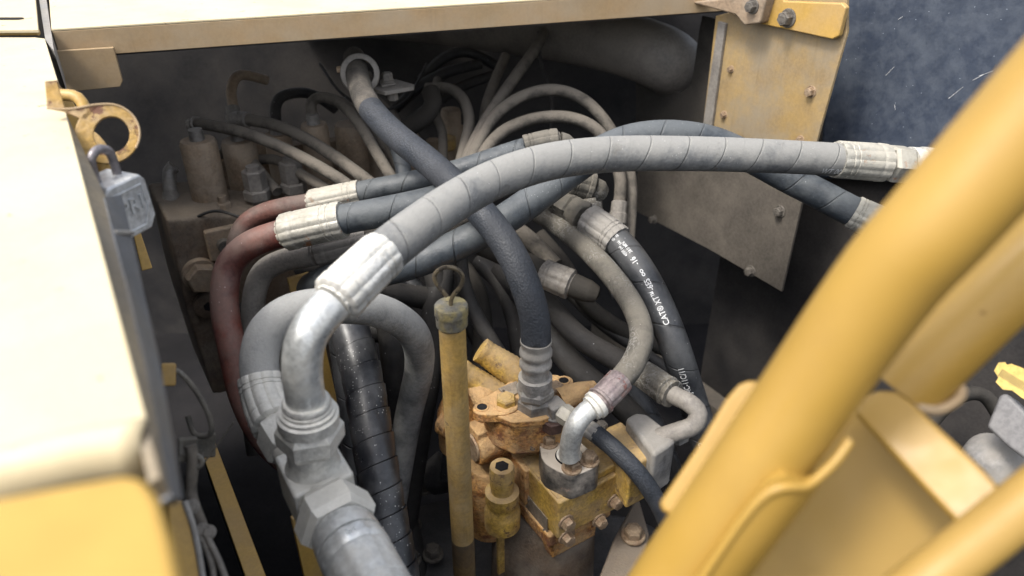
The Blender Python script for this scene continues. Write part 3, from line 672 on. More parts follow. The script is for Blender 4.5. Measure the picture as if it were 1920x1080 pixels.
# grey loop hose H2
H2p = [(572, 872, .635), (545, 842, .652), (519, 800, .672), (500, 757, .69), (489, 712, .70), (487, 664, .705), (502, 620, .71), (540, 588, .72), (590, 575, .735), (645, 574, .755), (700, 580, .785), (748, 600, .82), (780, 634, .86), (786, 690, .92), (766, 780, .98), (745, 900, 1.02), (728, 1010, 1.05), (720, 1100, 1.08)]
hose('matt grey hose looping from the tee behind the silver elbow', H2p,
     [('neck', 0, 1, .0175, m_steel), ('hex_nut', .9, 2, .0215, m_steel, {'rot': .3}), ('ferrule', 2, 4.1, FP(.0212, True), m_steel, {'crimp': 11, 'cd': .065}), ('hose_sleeve', 4, 17, .0182, m_hose2, {'seg': 36})])
# braided hose H3
H3p = [(664, 108, 1.16), (668, 128, 1.1), (673, 155, 1.06), (692, 200, 1.0), (738, 250, .95), (802, 302, .90), (868, 362, .862), (925, 425, .835), (963, 484, .822), (989, 545, .818), (1003, 600, .825), (1005, 648, .835)]
H3, sp3, _ = hose('blue-black braided hose falling from the rear clamp to the top of the pump', H3p,
    [('hose_sleeve', 0, 3.3, .0168, m_up, {'seg': 32, 'label': 'dust covered grey upper sleeve'}), ('hose_sleeve', 3.1, 11, .0172, m_hose3, {'seg': 36})])
# rear clamp ring
cl = thing('hose_clamp', 'round steel clamp ring holding the top of the braided hose', 'clamp', P(676, 130, 1.1))
cdir = (P(668, 128, 1.1) - P(673, 155, 1.06)).normalized(); cc = P(675, 138, 1.085); cn = (CAM - cc).normalized(); cn = (cn * .9 + Z * .1).normalized()
ca = cn.cross(Z).normalized(); cb = ca.cross(cn).normalized()
ring = [cc + ca * math.cos(t) * .0255 + cb * math.sin(t) * .0245 for t in [2 * math.pi * i / 40 for i in range(41)]]
m = M(); vs = []; 
NR = 48
for i in range(NR):
    t = 2 * math.pi * i / NR; d = ca * math.cos(t) + cb * math.sin(t)
    for (r_, h_) in ((.0205, .006), (.0275, .006), (.0285, .004), (.0285, -.012), (.0205, -.012)): vs.append(cc + d * r_ + cn * h_)
fs = []
for i in range(NR):
    for j in range(5): fs.append([i * 5 + j, ((i + 1) % NR) * 5 + j, ((i + 1) % NR) * 5 + (j + 1) % 5, i * 5 + (j + 1) % 5])
m.add(vs, fs); m.obj('clamp_ring', m_greyp, cl, smooth=30, fix=True)
m = M(); q = cc - ca * -.0 ; hexp(m, P(640, 130, 1.08), P(632, 131, 1.08), .005); m.obj('screw', m_bolt, cl)
rb = thing('rear_bracket', 'small pale steel bracket with a bolt through it beside the hose clamp', 'bracket', P(735, 165, 1.12))
c0 = P(735, 163, 1.12); zr = c0.z
m = M(); prism(m, [Vector((G(x, y, zr - CAM.z).x, G(x, y, zr - CAM.z).y, zr)) for x, y in ((698, 166), (742, 148), (777, 158), (776, 162), (722, 172))], Z * -.006); m.obj('plate', m_greyp, rb, bevel=.001)
m = M(); prism(m, [Vector((G(x, y, zr - CAM.z).x, G(x, y, zr - CAM.z).y, zr + .004)) for x, y in ((712, 158), (738, 152), (742, 160), (716, 165))], Z * -.0035); m.obj('lock_plate', m_greyp, rb, bevel=.0008)
bolt(rb, G(727, 157, zr - CAM.z) + Z * .004, Z, .0085, h=.011, mt=m_greyp); m = M(); hexp(m, c0 + Z * -.007, c0 + Z * -.02, .008); m.obj('nut', m_greyp, rb, smooth=25)
# H4 blue-grey
H4p = [(1760, 470, .92), (1660, 424, .94), (1602, 398, .95), (1540, 366, .957), (1470, 330, .965), (1400, 292, .965), (1330, 263, .96), (1255, 253, .95), (1185, 260, .945), (1130, 282, .935), (1080, 315, .925), (1030, 352, .915), (975, 392, .905), (920, 427, .90), (850, 463, .905), (780, 492, .91), (700, 512, .92), (630, 520, .95), (580, 540, 1.0)]
hose('blue-grey wrapped hose passing under the thick grey hose and crossing low behind', H4p,
     [('hex_nut', 0, 1, .020, m_ferr), ('ferrule', 1, 2.05, FP(.0215, True), m_ferr, {'crimp': 11, 'cd': .065}), ('hose_sleeve', 2, 18, .0192, m_hose4, {'seg': 36})])
# H5
hose('upper dark wrapped hose of the left pair with silver ferrule and brown bent pipe', [(440, 500, 1.03), (445, 455, 1.02), (462, 420, 1.02), (495, 400, 1.02), (535, 389, 1.015), (578, 382, 1.01), (672, 362, 1.0), (755, 346, .99), (840, 326, .985), (920, 301, .985), (985, 280, .985), (1050, 268, .985), (1068, 282, .99)],
     [('bent_pipe', 0, 5.1, .0140, m_brown), ('ferrule', 5, 6.05, FP(.0178, True), m_ferr), ('hose_sleeve', 6, 10.1, .0155, m_hose4, {'seg': 30}), ('ferrule', 10, 11, FP(.019), m_dusty), ('end_cap', 11, 12, [(0, .015), (.6, .014), (1, .006)], m_dusty)])
# H6
H6p = [(585, 900, 1.02), (505, 835, .96), (458, 750, .93), (438, 665, .92), (424, 600, .92), (421, 545, .92), (432, 495, .92), (468, 460, .915), (527, 438, .91), (640, 412, .895), (715, 398, .89), (800, 380, .895), (880, 358, .91), (960, 340, .95), (1030, 335, .99), (1082, 345, 1.01), (1112, 354, 1.015), (1135, 364, 1.02)]
hose('lower dark wrapped hose of the left pair with rusty silver ferrule and red bent pipe', H6p,
     [('bent_pipe', 0, 8.1, .0172, m_red), ('ferrule', 8, 9.05, FP(.0228, True), m_ferr), ('hose_sleeve', 9, 15.05, .0182, m_hose4, {'seg': 34}), ('ferrule', 14.6, 16, FP(.0215), m_dusty), ('end_cap', 16, 17, [(0, .0165), (.6, .0155), (1, .009)], m_dusty)])
# H7
hose('pale grey bent pipe and hose just below the red pipe, ending in a stubby cap', [(486, 690, .985), (476, 620, .98), (476, 560, .975), (492, 512, .97), (530, 489, .965), (588, 477, .96), (690, 452, .955), (770, 442, .96), (850, 442, .98), (915, 462, 1.0), (970, 488, 1.0), (1018, 512, .985), (1074, 535, .97), (1108, 548, .965), (1124, 554, .965)],
     [('bent_pipe', 0, 5.05, .0150, m_greyp), ('ferrule', 5, 6, FP(.0175, True), m_greyp), ('hose_sleeve', 6, 11.05, .0165, m_duct, {'seg': 30}), ('ferrule', 11, 12, FP(.0200), m_greyp, {'crimp': 6}), ('end_cap', 12, 14, [(0, .0165), (.6, .015), (.9, .011), (1, .003)], m_duct)])
# H8 printed hose
H8p = [(1045, 375, 1.01), (1072, 392, 1.0), (1098, 410, .99), (1155, 450, .965), (1196, 500, .945), (1230, 562, .93), (1262, 640, .92), (1290, 725, .945), (1318, 815, .96), (1342, 905, .98), (1360, 1000, 1.0)]
H8, sp8, _ = hose('glossy black hose with white printed lettering on the right side of the bundle', H8p,
    [('hex_nut', 0, 1, .021, m_dusty, {'rot': .3}), ('collar', 1, 2, [(0, .019), (.5, .0195), (.6, .021), (1, .021)], m_dusty), ('ferrule', 2, 3.05, FP(.0225, True), m_dsteel), ('hose_sleeve', 3, 10, .0190, m_hoseb, {'seg': 36})])
p8 = cut(sp8, 3, 10); s8 = arc(p8)
def s_of(pts, s, px, py):
    best = min(range(len(pts)), key=lambda i: (pts[i] - CAM - ray(px, py) * ((pts[i] - CAM).dot(FW))).length); return s[best]
def h8t(px, py, txt, size, off, xs=.78): hose_text(H8, p8, .0190, s_of(p8, s8, px, py), txt, size, off=off, xs=xs)
h8t(1254, 610, 'CAT\u00ae XT\u2122-6ES', .0102, -.02, .80)
h8t(1213, 522, '\u221e', .0102, -.02, 1.1); h8t(1201, 502, '-16', .0102, -.02, .80)
h8t(1188, 485, '4000 psi', .0058, .18); h8t(1188, 485, '28.0 MPa', .0058, -.18)
h8t(1172, 466, 'SAE', .0048, -.02); h8t(1160, 456, 'ISO', .0052, .10); h8t(1160, 456, '001', .0052, -.25)
h8t(1289, 726, 'J-IC-11C/11', .0105, .10, .80); h8t(1322, 832, '1E2', .0110, .30, .9)
# adaptor block behind its nut
ab = thing('adaptor_block', 'grimy angular adaptor block where the printed hose starts', 'fitting', P(1040, 375, 1.03))
m = M(); box(m, P(1030, 370, 1.04), E2, E1, Z, .055, .05, .04); hexp(m, P(1085, 385, 1.0), P(1118, 380, 1.0), .008); m.obj('block_body', m_dusty, ab, bevel=.003)
m = M(); cyl(m, P(1100, 392, 1.0), P(1128, 388, .995), [(0, .009), (.8, .009), (1, .006)], 20); m.obj('test_port', m_dusty, ab)
# H9 dusty to pump flange
H9p = [(970, 372, 1.05), (1010, 398, 1.03), (1060, 432, 1.0), (1112, 478, .965), (1160, 533, .93), (1192, 585, .895), (1203, 632, .87), (1190, 676, .852), (1164, 712, .84), (1120, 757, .822), (1096, 775, .818), (1078, 800, .818), (1070, 828, .830), (1067, 857, .843)]
hose('dusty brown-grey hose curving down to a bright blued steel elbow on the pump flange', H9p,
     [('hose_sleeve', 0, 8.05, .0142, m_dusty, {'seg': 32}), ('ferrule', 8, 9, [(0, .013), (0, .0155), (.02, .016), (.5, .0163), (.8, .016), (.84, .0175), (.9, .0175), (.92, .0145), (1, .0145)], m_purple, {'crimp': 9, 'cd': .05}),
      ('collar_ring', 8.95, 9.5, [(0, .0135), (.1, .0165), (.5, .0165), (.6, .0145), (.9, .0145), (1, .012)], m_steel), ('elbow_tube', 9.2, 13, .0117, m_chrome)])
# H10
H10p = [(970, 500, 1.08), (1010, 545, 1.05), (1045, 590, 1.02), (1090, 635, .99), (1145, 668, .97), (1203, 700, .93), (1262, 740, .89), (1290, 754, .875), (1309, 774, .87), (1300, 798, .87), (1268, 810, .875), (1225, 824, .885)]
hose('dusty hose low on the right ending in a fluted ferrule and grey elbow', H10p,
     [('hose_sleeve', 0, 5.05, .0148, m_dark, {'seg': 30}), ('ferrule', 5, 6, [(0, .014), (0, .018), (.5, .0182), (.75, .018), (.78, .019), (.85, .019), (.87, .0165), (.93, .0165), (.95, .018), (1, .0175)], m_dusty, {'crimp': 10, 'cd': .05}), ('elbow_tube', 6, 11, .0112, m_greyp)])
# dark hoses in the depth
hose('dark hose diving right behind the pump top', [(940, 500, 1.12), (985, 560, 1.08), (1022, 615, 1.04), (1060, 668, 1.02), (1105, 712, 1.0), (1160, 755, 1.0), (1215, 815, 1.02), (1260, 900, 1.05)], [('hose_sleeve', 0, 7, .0175, m_dark, {'seg': 30})])
hose('dark bluish hose with wrap seams low behind the purple rusted ferrule', [(1150, 690, 1.06), (1180, 735, 1.05), (1205, 770, 1.04), (1235, 830, 1.04), (1260, 900, 1.06)], [('hose_sleeve', 0, 4, .019, m_hoseb, {'seg': 30})])
hose('slim dark hose passing down behind the dipstick handle', [(862, 470, 1.0), (868, 530, 1.0), (892, 590, 1.0), (925, 645, 1.0), (960, 700, 1.02)], [('hose_sleeve', 0, 4, .0105, m_dark, {'seg': 20})])
hose('slim dark hose running straight down behind the dipstick tube', [(812, 500, 1.08), (835, 600, 1.08), (860, 700, 1.06), (880, 800, 1.05)], [('hose_sleeve', 0, 3, .016, m_dark, {'seg': 20})])
hose('dim brown hose in the deep gap left of the braided hose', [(900, 490, 1.15), (940, 530, 1.12), (965, 590, 1.1), (975, 650, 1.08), (985, 720, 1.08)], [('hose_sleeve', 0, 4, .0155, m_dark, {'seg': 24})])
hose('dark thick hose hanging left of the dipstick below the grey loop', [(838, 480, 1.1), (820, 560, 1.08), (812, 640, 1.06), (795, 740, 1.06), (775, 860, 1.08), (755, 1000, 1.1)], [('hose_sleeve', 0, 5, .020, m_dark, {'seg': 26})])
hose('dark hose between the spiral guard and the grey loop', [(720, 560, 1.0), (735, 640, 1.0), (742, 740, 1.02), (738, 850, 1.04), (735, 1000, 1.06)], [('hose_sleeve', 0, 4, .018, m_dark, {'seg': 26})])
hose('deep blue-grey hose close behind the silver elbow', [(625, 560, .95), (640, 640, .93), (655, 740, .92), (668, 860, .92), (690, 1000, .92)], [('hose_sleeve', 0, 4, .016, m_hoseb, {'seg': 24})])
hose('dark capped hose end under the red pipe', [(450, 560, 1.2), (470, 640, 1.18), (470, 740, 1.16), (485, 850, 1.16)], [('hose_sleeve', 0, 3, .018, m_dark, {'seg': 24})])
hose('dark hose slanting through the gap under the dusty right hose', [(1060, 540, 1.15), (1120, 600, 1.13), (1190, 650, 1.12), (1260, 700, 1.12)], [('hose_sleeve', 0, 3, .010, m_dark, {'seg': 20})])

for lb_, pp, rr, mt_ in (
    ('dusty dark hose crossing left to right just under the blue-grey wrapped hose', [(560, 500, 1.1), (640, 490, 1.08), (720, 545, 1.06), (800, 560, 1.08), (880, 600, 1.1), (930, 700, 1.12)], .0165, m_dark),
    ('dusty hose dropping behind the dipstick cap toward the pump', [(760, 440, 1.12), (830, 470, 1.1), (880, 520, 1.08), (905, 590, 1.08), (900, 700, 1.08)], .0140, m_duct),
    ('dark hose low behind the pump ribbed stubs', [(700, 620, 1.14), (790, 640, 1.12), (860, 700, 1.1), (900, 800, 1.08)], .0170, m_dark),
    ('slim dark hose behind the grey loop on its right side', [(690, 470, 1.15), (760, 520, 1.13), (830, 620, 1.12), (850, 760, 1.12), (840, 900, 1.12)], .0130, m_hoseb),
    ('dusty grey hose in the shade between grey loop and dipstick', [(700, 700, 1.12), (730, 780, 1.1), (720, 880, 1.1), (760, 980, 1.1), (780, 1080, 1.1)], .0190, m_dark),
    ('dim dusty hose in the gap right of the braided hose', [(1010, 440, 1.16), (1060, 500, 1.14), (1100, 570, 1.12), (1170, 620, 1.12), (1260, 660, 1.14)], .0120, m_duct),
    ('pale dusty hose glimpsed behind the crossing of the big hoses', [(840, 430, 1.12), (900, 400, 1.12), (980, 440, 1.12), (1040, 500, 1.1)], .0140, m_thin)):
    hose(lb_, pp, [('hose_sleeve', 0, len(pp) - 1, rr, mt_, {'seg': 24})])
# spiral guarded hose
H13c = [P(*p) for p in [(628, 540, .90), (645, 590, .875), (662, 640, .855), (680, 710, .835), (694, 790, .815), (706, 870, .80), (722, 960, .79), (742, 1060, .78), (760, 1150, .78)]]
T13 = thing('spiral_guarded_hose', 'black hose wrapped in a glossy plastic spiral guard beside the tee', 'hose', H13c[-1])
s13 = spine(H13c); m = M(); sweep(m, cut(s13, 0, 8), .0195, seg=32, step=.006); m.obj('hose_sleeve', m_dark, T13)
pts = cut(s13, 0.3, 8); ss = arc(pts); Lt = ss[-1]
def helix_guard(pts, ss, L, pitch, wdt, r0, r1, npt=36):
    m = M(); n = int(L / pitch * npt); T, N = frames(pts); vs = []; fs = []; uv = []
    for i in range(n + 1):
        s0 = L * i / n; a = 2 * math.pi * i / npt
        row = []
        for (ds, rr) in ((0, r0), (0, r1), (wdt * .5, r1 * .975), (wdt, r1 * .925), (wdt, r0)):
            x = min(max(0, s0 + ds), L)
            j = max(0, min(len(ss) - 2, next((q for q in range(len(ss) - 1) if x <= ss[q + 1]), len(ss) - 2)))
            f = (x - ss[j]) / max(1e-9, ss[j + 1] - ss[j]); c = pts[j].lerp(pts[j + 1], f)
            t_ = T[j].lerp(T[j + 1], f).normalized(); n_ = N[j].lerp(N[j + 1], f); n_ = (n_ - t_ * n_.dot(t_)).normalized(); b_ = t_.cross(n_)
            vs.append(c + (n_ * math.cos(a) + b_ * math.sin(a)) * rr)
        if i:
            b = i * 5
            for q in range(5):
                q2 = (q + 1) % 5; fs.append([b - 5 + q, b - 5 + q2, b + q2, b + q]); uv.append([(0, 0)] * 4)
    m.add(vs, fs, uv); return m
helix_guard(pts, ss, Lt, .027, .0258, .0192, .0236).obj('spiral_guard', m_spiral, T13, smooth=50, fix=True)

# =====================================================================================
# DIPSTICK
# =====================================================================================
db = P(846, 578, .715); dbx = Vector((db.x, db.y, 0))
for lb_, pp, rr in (('fine black wire sagging across the front of the valve caps', [(330, 430, 1.1), (400, 395, 1.08), (470, 410, 1.07), (540, 380, 1.08), (600, 360, 1.1)], .0022),
    ('fine black wire looping behind the hose clamp', [(600, 120, 1.35), (640, 175, 1.3), (700, 205, 1.28), (760, 190, 1.3), (800, 120, 1.4)], .0026),
    ('grey wire dropping from the top ledge beside the duct', [(1010, 60, 1.38), (1015, 120, 1.36), (1035, 190, 1.34), (1030, 260, 1.32)], .003),
    ('fine wire running down the gap left of the printed hose', [(1118, 330, 1.22), (1128, 400, 1.2), (1120, 480, 1.18), (1150, 560, 1.15)], .0025)):
    hose(lb_, pp, [('wire_sheath', 0, len(pp) - 1, rr, m_dark, {'seg': 10})], cat='wire', name='wire')
ds = thing('dipstick_tube', 'upright yellow dipstick tube with a grey cap and wire loop handle', 'dipstick', Vector((db.x, db.y, CAM.z - .84)))
zt = db.z; zb = CAM.z - .90
m = M(); cyl(m, Vector((db.x, db.y, zb)), Vector((db.x, db.y, zt - .012)), .0133, 36); m.obj('tube', mat('dipstick_paint', (.42, .265, .075), .5, col2=(.31, .20, .07), ns=16, streak=.6, rust=(.08, .05, .03), rs=50, rt=.64, dust=(.34, .27, .17), damt=.5), ds)
m = M(); zg = zt - .325; cyl(m, Vector((db.x, db.y, zb)), Vector((db.x, db.y, zg)), [(0, .0137), (.98, .0137), (1, .0134)], 36); m.obj('lower_sleeve', mat('oily_dark_paint', (.16, .105, .045), .45, col2=(.06, .042, .026), ns=18, dust=(.12, .09, .06), damt=.5, bump=.5), ds)
m = M(); cyl(m, Vector((db.x, db.y, zt - .021)), Vector((db.x, db.y, zt + .004)), [(0, .0135), (.1, .0155), (.55, .0157), (.58, .0164), (.95, .0164), (1, .0156)], 40); m.obj('cap', mat('worn_cap', (.20, .19, .165), .45, metal=.4, col2=(.36, .30, .14), ns=45, rust=(.035, .03, .03), rs=60, rt=.56, bump=.8), ds)
rx = Vector((1, 0, 0)); zl = zt + .004
lp_ = [(0, -.004), (0, .003), (.001, .007), (.0035, .012), (.008, .018), (.0115, .024), (.0125, .031), (.009, .038), (.002, .0415), (-.006, .041), (-.0125, .036), (-.0145, .029), (-.012, .022), (-.007, .015), (-.0035, .0095)]
m = M(); sweep(m, spine([Vector((db.x, db.y, zl)) + rx * a + Z * b for a, b in lp_], 6)[0], .0021, seg=14); m.obj('loop_handle', mat('loop_wire', (.20, .16, .10), .45, metal=.4, col2=(.12, .10, .07), ns=60, rust=(.05, .04, .03), rs=80, rt=.55), ds)

# yellow post behind the elbow
yp = P(607, 690, .78); m = M()
A = P(560, 512, .98); B = P(617, 770, 1.06)
box(m, Vector(((A.x + B.x) / 2, (A.y + B.y) / 2, (A.z + B.z) / 2 - .03)), (A - B).normalized(), E2, E1, (A - B).length + .05, .030, .006)
o = m.obj('yellow_post', m_yel, None, bevel=.001); tag(o, 'flat yellow steel post showing between the silver elbow and the spiral guard', 'post')
m = M(); A = P(570, 990, .72); box(m, A - Z * .09, Z, E2, E1, .22, .020, .006); o = m.obj('yellow_post', m_yel, None, bevel=.001); tag(o, 'short yellow steel post under the tee fitting at the bottom edge', 'post')
# =====================================================================================
# PUMP
# =====================================================================================
ZB = -.655; ZC = -.575
def bt(px, py): return G(px, py, ZB)
pump = thing('hydraulic_pump', 'rusty yellow cast hydraulic pump with bolted manifold and steel flange in the lower middle', 'pump', G(1050, 940, -.80))
# manifold block
cF = bt(1048, 944); 
LW = .105; LD = .085
cL = cF + E1 * .060
blk = [cF, cF + E2 * .108, cF + E2 * .108 + E1 * .10, cF + E1 * .10, ]
m = M(); prism(m, blk, Z * -.062)
box(m, cF + E2 * .030 + E1 * .045 + Z * -.001, E2, E1, Z, .056, .080, .006)
m.obj('manifold_block', m_block, pump, bevel=.003, seg=3)
m = M(); box(m, cF + E2 * .083 + E1 * .05 + Z * .006, E2, E1, Z, .046, .09, .012); m.obj('raised_pad', m_block, pump, bevel=.003, seg=3)
# nameplate on the left face (normal -E2)
def fL(px, py): return PL(px, py, cF - E2 * .0004, E2)
m = M(); prism(m, [fL(988, 925), fL(1027, 972), fL(1027, 1002), fL(986, 953)], -E2 * .0012); o = m.obj('nameplate', m_label, pump, bevel=.0004)
for a, b in ((993, 936), (1022, 992)): bolt(pump, fL(a, b) - E2 * .0012, -E2, .0016, mt=m_dbolt, washer=False, name='rivet')
# face bolts (normal -E1)
def fR(px, py): return PL(px, py, cF, E1)
for i, (x, y, r) in enumerate(((1061, 978, .0082), (1061, 1006, .0082), (1123, 975, .0078), (1151, 938, .0082))):
    bolt(pump, fR(x, y), -E1, r, mt=m_bolt, spin=i * .35 + .2)
for i, (x, y) in enumerate(((1208, 922), (1210, 940))): bolt(pump, cF + E2 * (.112) + E1 * .012 + Z * (-.018 - .018 * i), (-E1 + E2 * .3).normalized(), .0085, h=.016, mt=m_dbolt, spin=.2 + i)
# lower casting with letters
m = M(); lo = cF + Z * -.066 + E2 * .045 + E1 * .062
box(m, lo + Z * -.012, E2, E1, Z, .098, .10, .022); box(m, lo + Z * -.040, E2, E1, Z, .07, .08, .04)
m.obj('lower_casting', m_cast, pump, remesh=.0025)
m = M(); cyl(m, lo + E1 * .03 + Z * -.22, lo + E1 * .03 + Z * -.03, [(0, .075), (.8, .070), (1, .05)], 40); m.obj('drive_neck', m_valve, pump)
flat_text(pump, lo + Z * -.012 - E1 * .0500 + E2 * -.02, E2, Z, 'EM', .015, m_bolt, .0022)
# main cast housing: union of turned shapes, remeshed
m = M()
hc = G(985, 810, -.62); top = G(1000, 758, ZC)
def at(px, py, z): return G(px, py, z)
bq = at(886, 838, -.642)
cyl(m, at(985, 812, -.665) + Z * -.10, at(985, 812, -.665) + Z * .036, [(0, .038), (.5, .046), (.9, .047), (1, .040)], 48)
cyl(m, at(1030, 790, -.64) + Z * -.08, at(1030, 790, -.64) + Z * .022, [(0, .050), (.88, .050), (1, .042)], 48)
cyl(m, bq, bq + E2 * .15, [(0, .0235), (.02, .0250), (.34, .0262), (.36, .0262), (.375, .0400), (.44, .0405), (.455, .0370), (.8, .0375), (1, .035)], 56)
box(m, bq + Z * .0255 + E2 * .0235, E2, E1, Z, .046, .027, .008)
cyl(m, at(915, 866, -.69) + Z * -.12, at(915, 866, -.69), [(0, .03), (.8, .034), (1, .026)], 36)
cyl(m, at(1036, 792, -.600) - Z * .03, at(1036, 792, -.600), [(0, .020), (.85, .019), (1, .017)], 32)
cyl(m, at(884, 764, -.605), at(925, 745, -.60), [(0, .024), (.12, .029), (.5, .030), (.9, .024), (1, .016)], 36)
cyl(m, at(868, 800, -.66) + Z * -.03, at(868, 800, -.66) + Z * .05, [(0, .033), (.7, .033), (1, .024)], 36)
cyl(m, at(846, 800, -.64), at(826, 790, -.64), [(0, .016), (.8, .016), (1, .012)], 24)
box(m, cF + E1 * .088 + E2 * .045 + Z * -.03, E2, E1, Z, .10, .05, .060)
m.obj('cast_housing', m_cast, pump, remesh=.0016)
# crisp machined cover with ears, ribs and a lower step
cov = [(899, 749), (932, 730), (966, 707), (1018, 700), (1046, 702), (1066, 712), (1074, 726), (1074, 752), (1054, 776), (1012, 788), (962, 792), (926, 777), (905, 764)]
m = M(); prism(m, [at(x, y, ZC) for x, y in cov], Z * -.010); m.obj('cover_plate', m_cast, pump, bevel=.0022, seg=3)
cc_ = at(990, 748, ZC)
m = M(); prism(m, [cc_ + (at(x, y, ZC) - cc_) * .93 - Z * .0102 for x, y in cov], Z * -.045); m.obj('cover_skirt', m_cast, pump, bevel=.004, seg=3)
for (x, y) in ((904, 768), (1058, 716)):
    c = at(x, y, ZC); m = M(); d_ = (top - c).normalized(); w_ = d_.cross(Z)
    prism(m, hull(c + Z * .002, d_, w_, [(0, 0, .0112), (.024, 0, .0150)], 12), Z * -.013); m.obj('ear', m_cast, pump, bevel=.0018, seg=3)
m = M()
for (xa, ya, xb, yb) in ((985, 712, 1000, 735), (1050, 735, 1030, 760)):
    A_ = at(xa, ya, ZC); B_ = at(xb, yb, ZC); box(m, (A_ + B_) / 2 + Z * .0012, (B_ - A_).normalized(), (B_ - A_).normalized().cross(Z), Z, (B_ - A_).length, .006, .004)
m.obj('cover_ribs', m_cast, pump, bevel=.0015, seg=3)
m = M(); sweep(m, [at(1046, 752, ZC - .006), at(1085, 735, ZC - .003), at(1114, 722, ZC - .004)], [(0, .018), (.6, .012), (1, .006)], seg=28); m.obj('cast_spout', m_cast, pump, smooth=60)
for (x, y) in ((949, 758), (1040, 735)):
    m = M(); c = at(x, y, ZC + .003); cyl(m, c - Z * .006, c, [(0, .0150), (.8, .0150), (1, .0140)], 32); m.obj('bolt_boss', m_cast, pump)
# holes in the ears, recess in barrel
for (x, y) in ((904, 766), (1057, 716)):
    c = at(x, y, ZC); m = M(); cyl(m, c + Z * .0016, c + Z * .0026, [(0, .0062), (1, .0062)], 20); m.obj('ear_hole', m_black, pump)
    m = M(); mr = []
    sweep(m, [c + Vector((math.cos(t), math.sin(t), 0)) * .0072 + Z * .0022 for t in [2 * math.pi * i / 24 for i in range(25)]], .0013, seg=8); m.obj('ear_rim', m_cast, pump)
c = bq; m = M(); cyl(m, c + E2 * .001, c - E2 * .0025, [(0, .0190), (1, .018)], 32); m.obj('barrel_plug', m_bolt, pump)
# corrugated horns
for (x0, y0, z0, x1, y1, z1) in ((900, 655, -.545, 985, 712, -.585), (862, 695, -.565, 930, 745, -.60)):
    A = at(x0, y0, z0); B = at(x1, y1, z1); m = M(); n = 9
    prof = [(0, .012), (.01, .0165), (.12, .0165)]
    for i in range(n): t = .14 + .8 * i / n; prof += [(t, .0158 + i * .0005), (t + .05, .0166 + i * .0006)]
    prof.append((1, .021)); sweep(m, [A, B], prof, seg=36); m.obj('ribbed_stub', m_block, pump, smooth=60)
# hexagon heads on the cover
bolt(pump, at(949, 758, ZC) + Z * .003, Z, .0125, h=.0085, mt=m_block, washer=False, spin=.5); bolt(pump, at(1040, 735, ZC) + Z * .003, Z, .0115, h=.008, mt=m_bolt, washer=False, spin=.2)
# data plate on the cover
m = M(); prism(m, [at(934, 728, ZC + .0025), at(968, 714, ZC + .0025), at(984, 730, ZC + .0025), at(952, 745, ZC + .0025)], Z * -.002); m.obj('data_plate', m_label, pump, bevel=.0003)
bolt(pump, at(944, 733, ZC + .003), Z, .0014, mt=m_dbolt, washer=False, name='rivet')
flat_text(pump, at(1002, 836, -.6215) + (CAM - at(1002, 836, -.6215)).normalized() * .0035, E2, (Z * .9 + E1 * .45).normalized(), '80', .013, m_valve, .0012)
# swivel fitting under the braided hose (vertical)
fx = P(1005, 646, .835); zt_ = fx.z; zb_ = CAM.z + ZC
FV = lambda z: Vector((fx.x, fx.y, z))
m = M(); sweep(m, [FV(zt_ + .006), FV(zt_ - .046)], [(0, .0168), (0, .0180), (.06, .0180), (.14, .0165), (.20, .0168), (.27, .0188), (.36, .0188), (.42, .0165), (.50, .0170), (.57, .0188), (.66, .0188), (.72, .0165), (.8, .0160), (.98, .0160), (1, .014)], seg=44)
m.obj('crimped_socket', m_dsteel, H3, smooth=50)
zz = zt_ - .044; m = M(); sweep(m, [FV(zz), FV(zz - .022)], [(0, .0165), (.05, .0198), (.4, .0200), (1, .0200)], seg=40); m.obj('swivel_collar', m_dsteel, H3)
m = M(); hexp(m, FV(zz - .014), FV(zz - .030), .0232, rot=.3, ch=.2); m.obj('swivel_nut', m_dsteel, H3, smooth=25)
m = M(); hexp(m, FV(zz - .030), FV(zb_ - .004), .0215, rot=.75, ch=.2); m.obj('adaptor_hex', m_dsteel, pump, smooth=25)
# small elbow and cross fitting
el_ = thing('small_elbow_fitting', 'small grimy steel elbow between the vertical swivel and the flange elbow', 'fitting', at(1040, 790, -.60))
c = at(1036, 790, -.585); m = M(); hexp(m, c - Z * .012, c + Z * .004, .0135, rot=.3); m.obj('base_nut', mat('dark_red_nut', (.10, .06, .05), .5, metal=.3, col2=(.07, .045, .04), ns=60, bump=.6), el_, smooth=25)
m = M(); box(m, at(1040, 767, -.572), E2, E1, Z, .022, .022, .022); cyl(m, c, at(1040, 767, -.572), .010, 20); m.obj('elbow_body', m_dsteel, el_, bevel=.003)
A = at(1052, 772, -.570); B = at(1078, 790, -.572); m = M(); hexp(m, A, A.lerp(B, .8), .0125, rot=.2, ch=.2); m.obj('swivel_nut', m_ferr, el_, smooth=25)
# steel flange
fc = G(1067, 856, ZB + .038); 
fa = (E2 * .92 + E1 * -.39).normalized(); fa = (G(1104, 865, ZB + .038) - G(1029, 829, ZB + .038)); fa.z = 0; fa.normalize(); fb = Vector((-fa.y, fa.x, 0))
cs = []; bl = []
for (x, y) in ((1029, 830), (1072, 878), (1105, 864), (1054, 815)):
    q = G(x, y, ZB + .038); bl.append(q); cs.append(((q - fc).dot(fa), (q - fc).dot(fb), .0115))
cs.append((0, 0, .0270)); cs.append((-.008, 0, .0265))
outl = hull(fc, fa, fb, cs, 14)
m = M(); prism(m, [q - Z * .0385 for q in outl], Z * .0385); m.obj('flange_body', mat('dark_flange_steel', (.17, .165, .16), .4, metal=.7, col2=(.12, .12, .12), ns=30, dust=(.42, .37, .31), damt=1.0, ds=18, top=.30, rust=(.20, .09, .06), rs=50, rt=.62, bump=.5), pump, bevel=.0016)
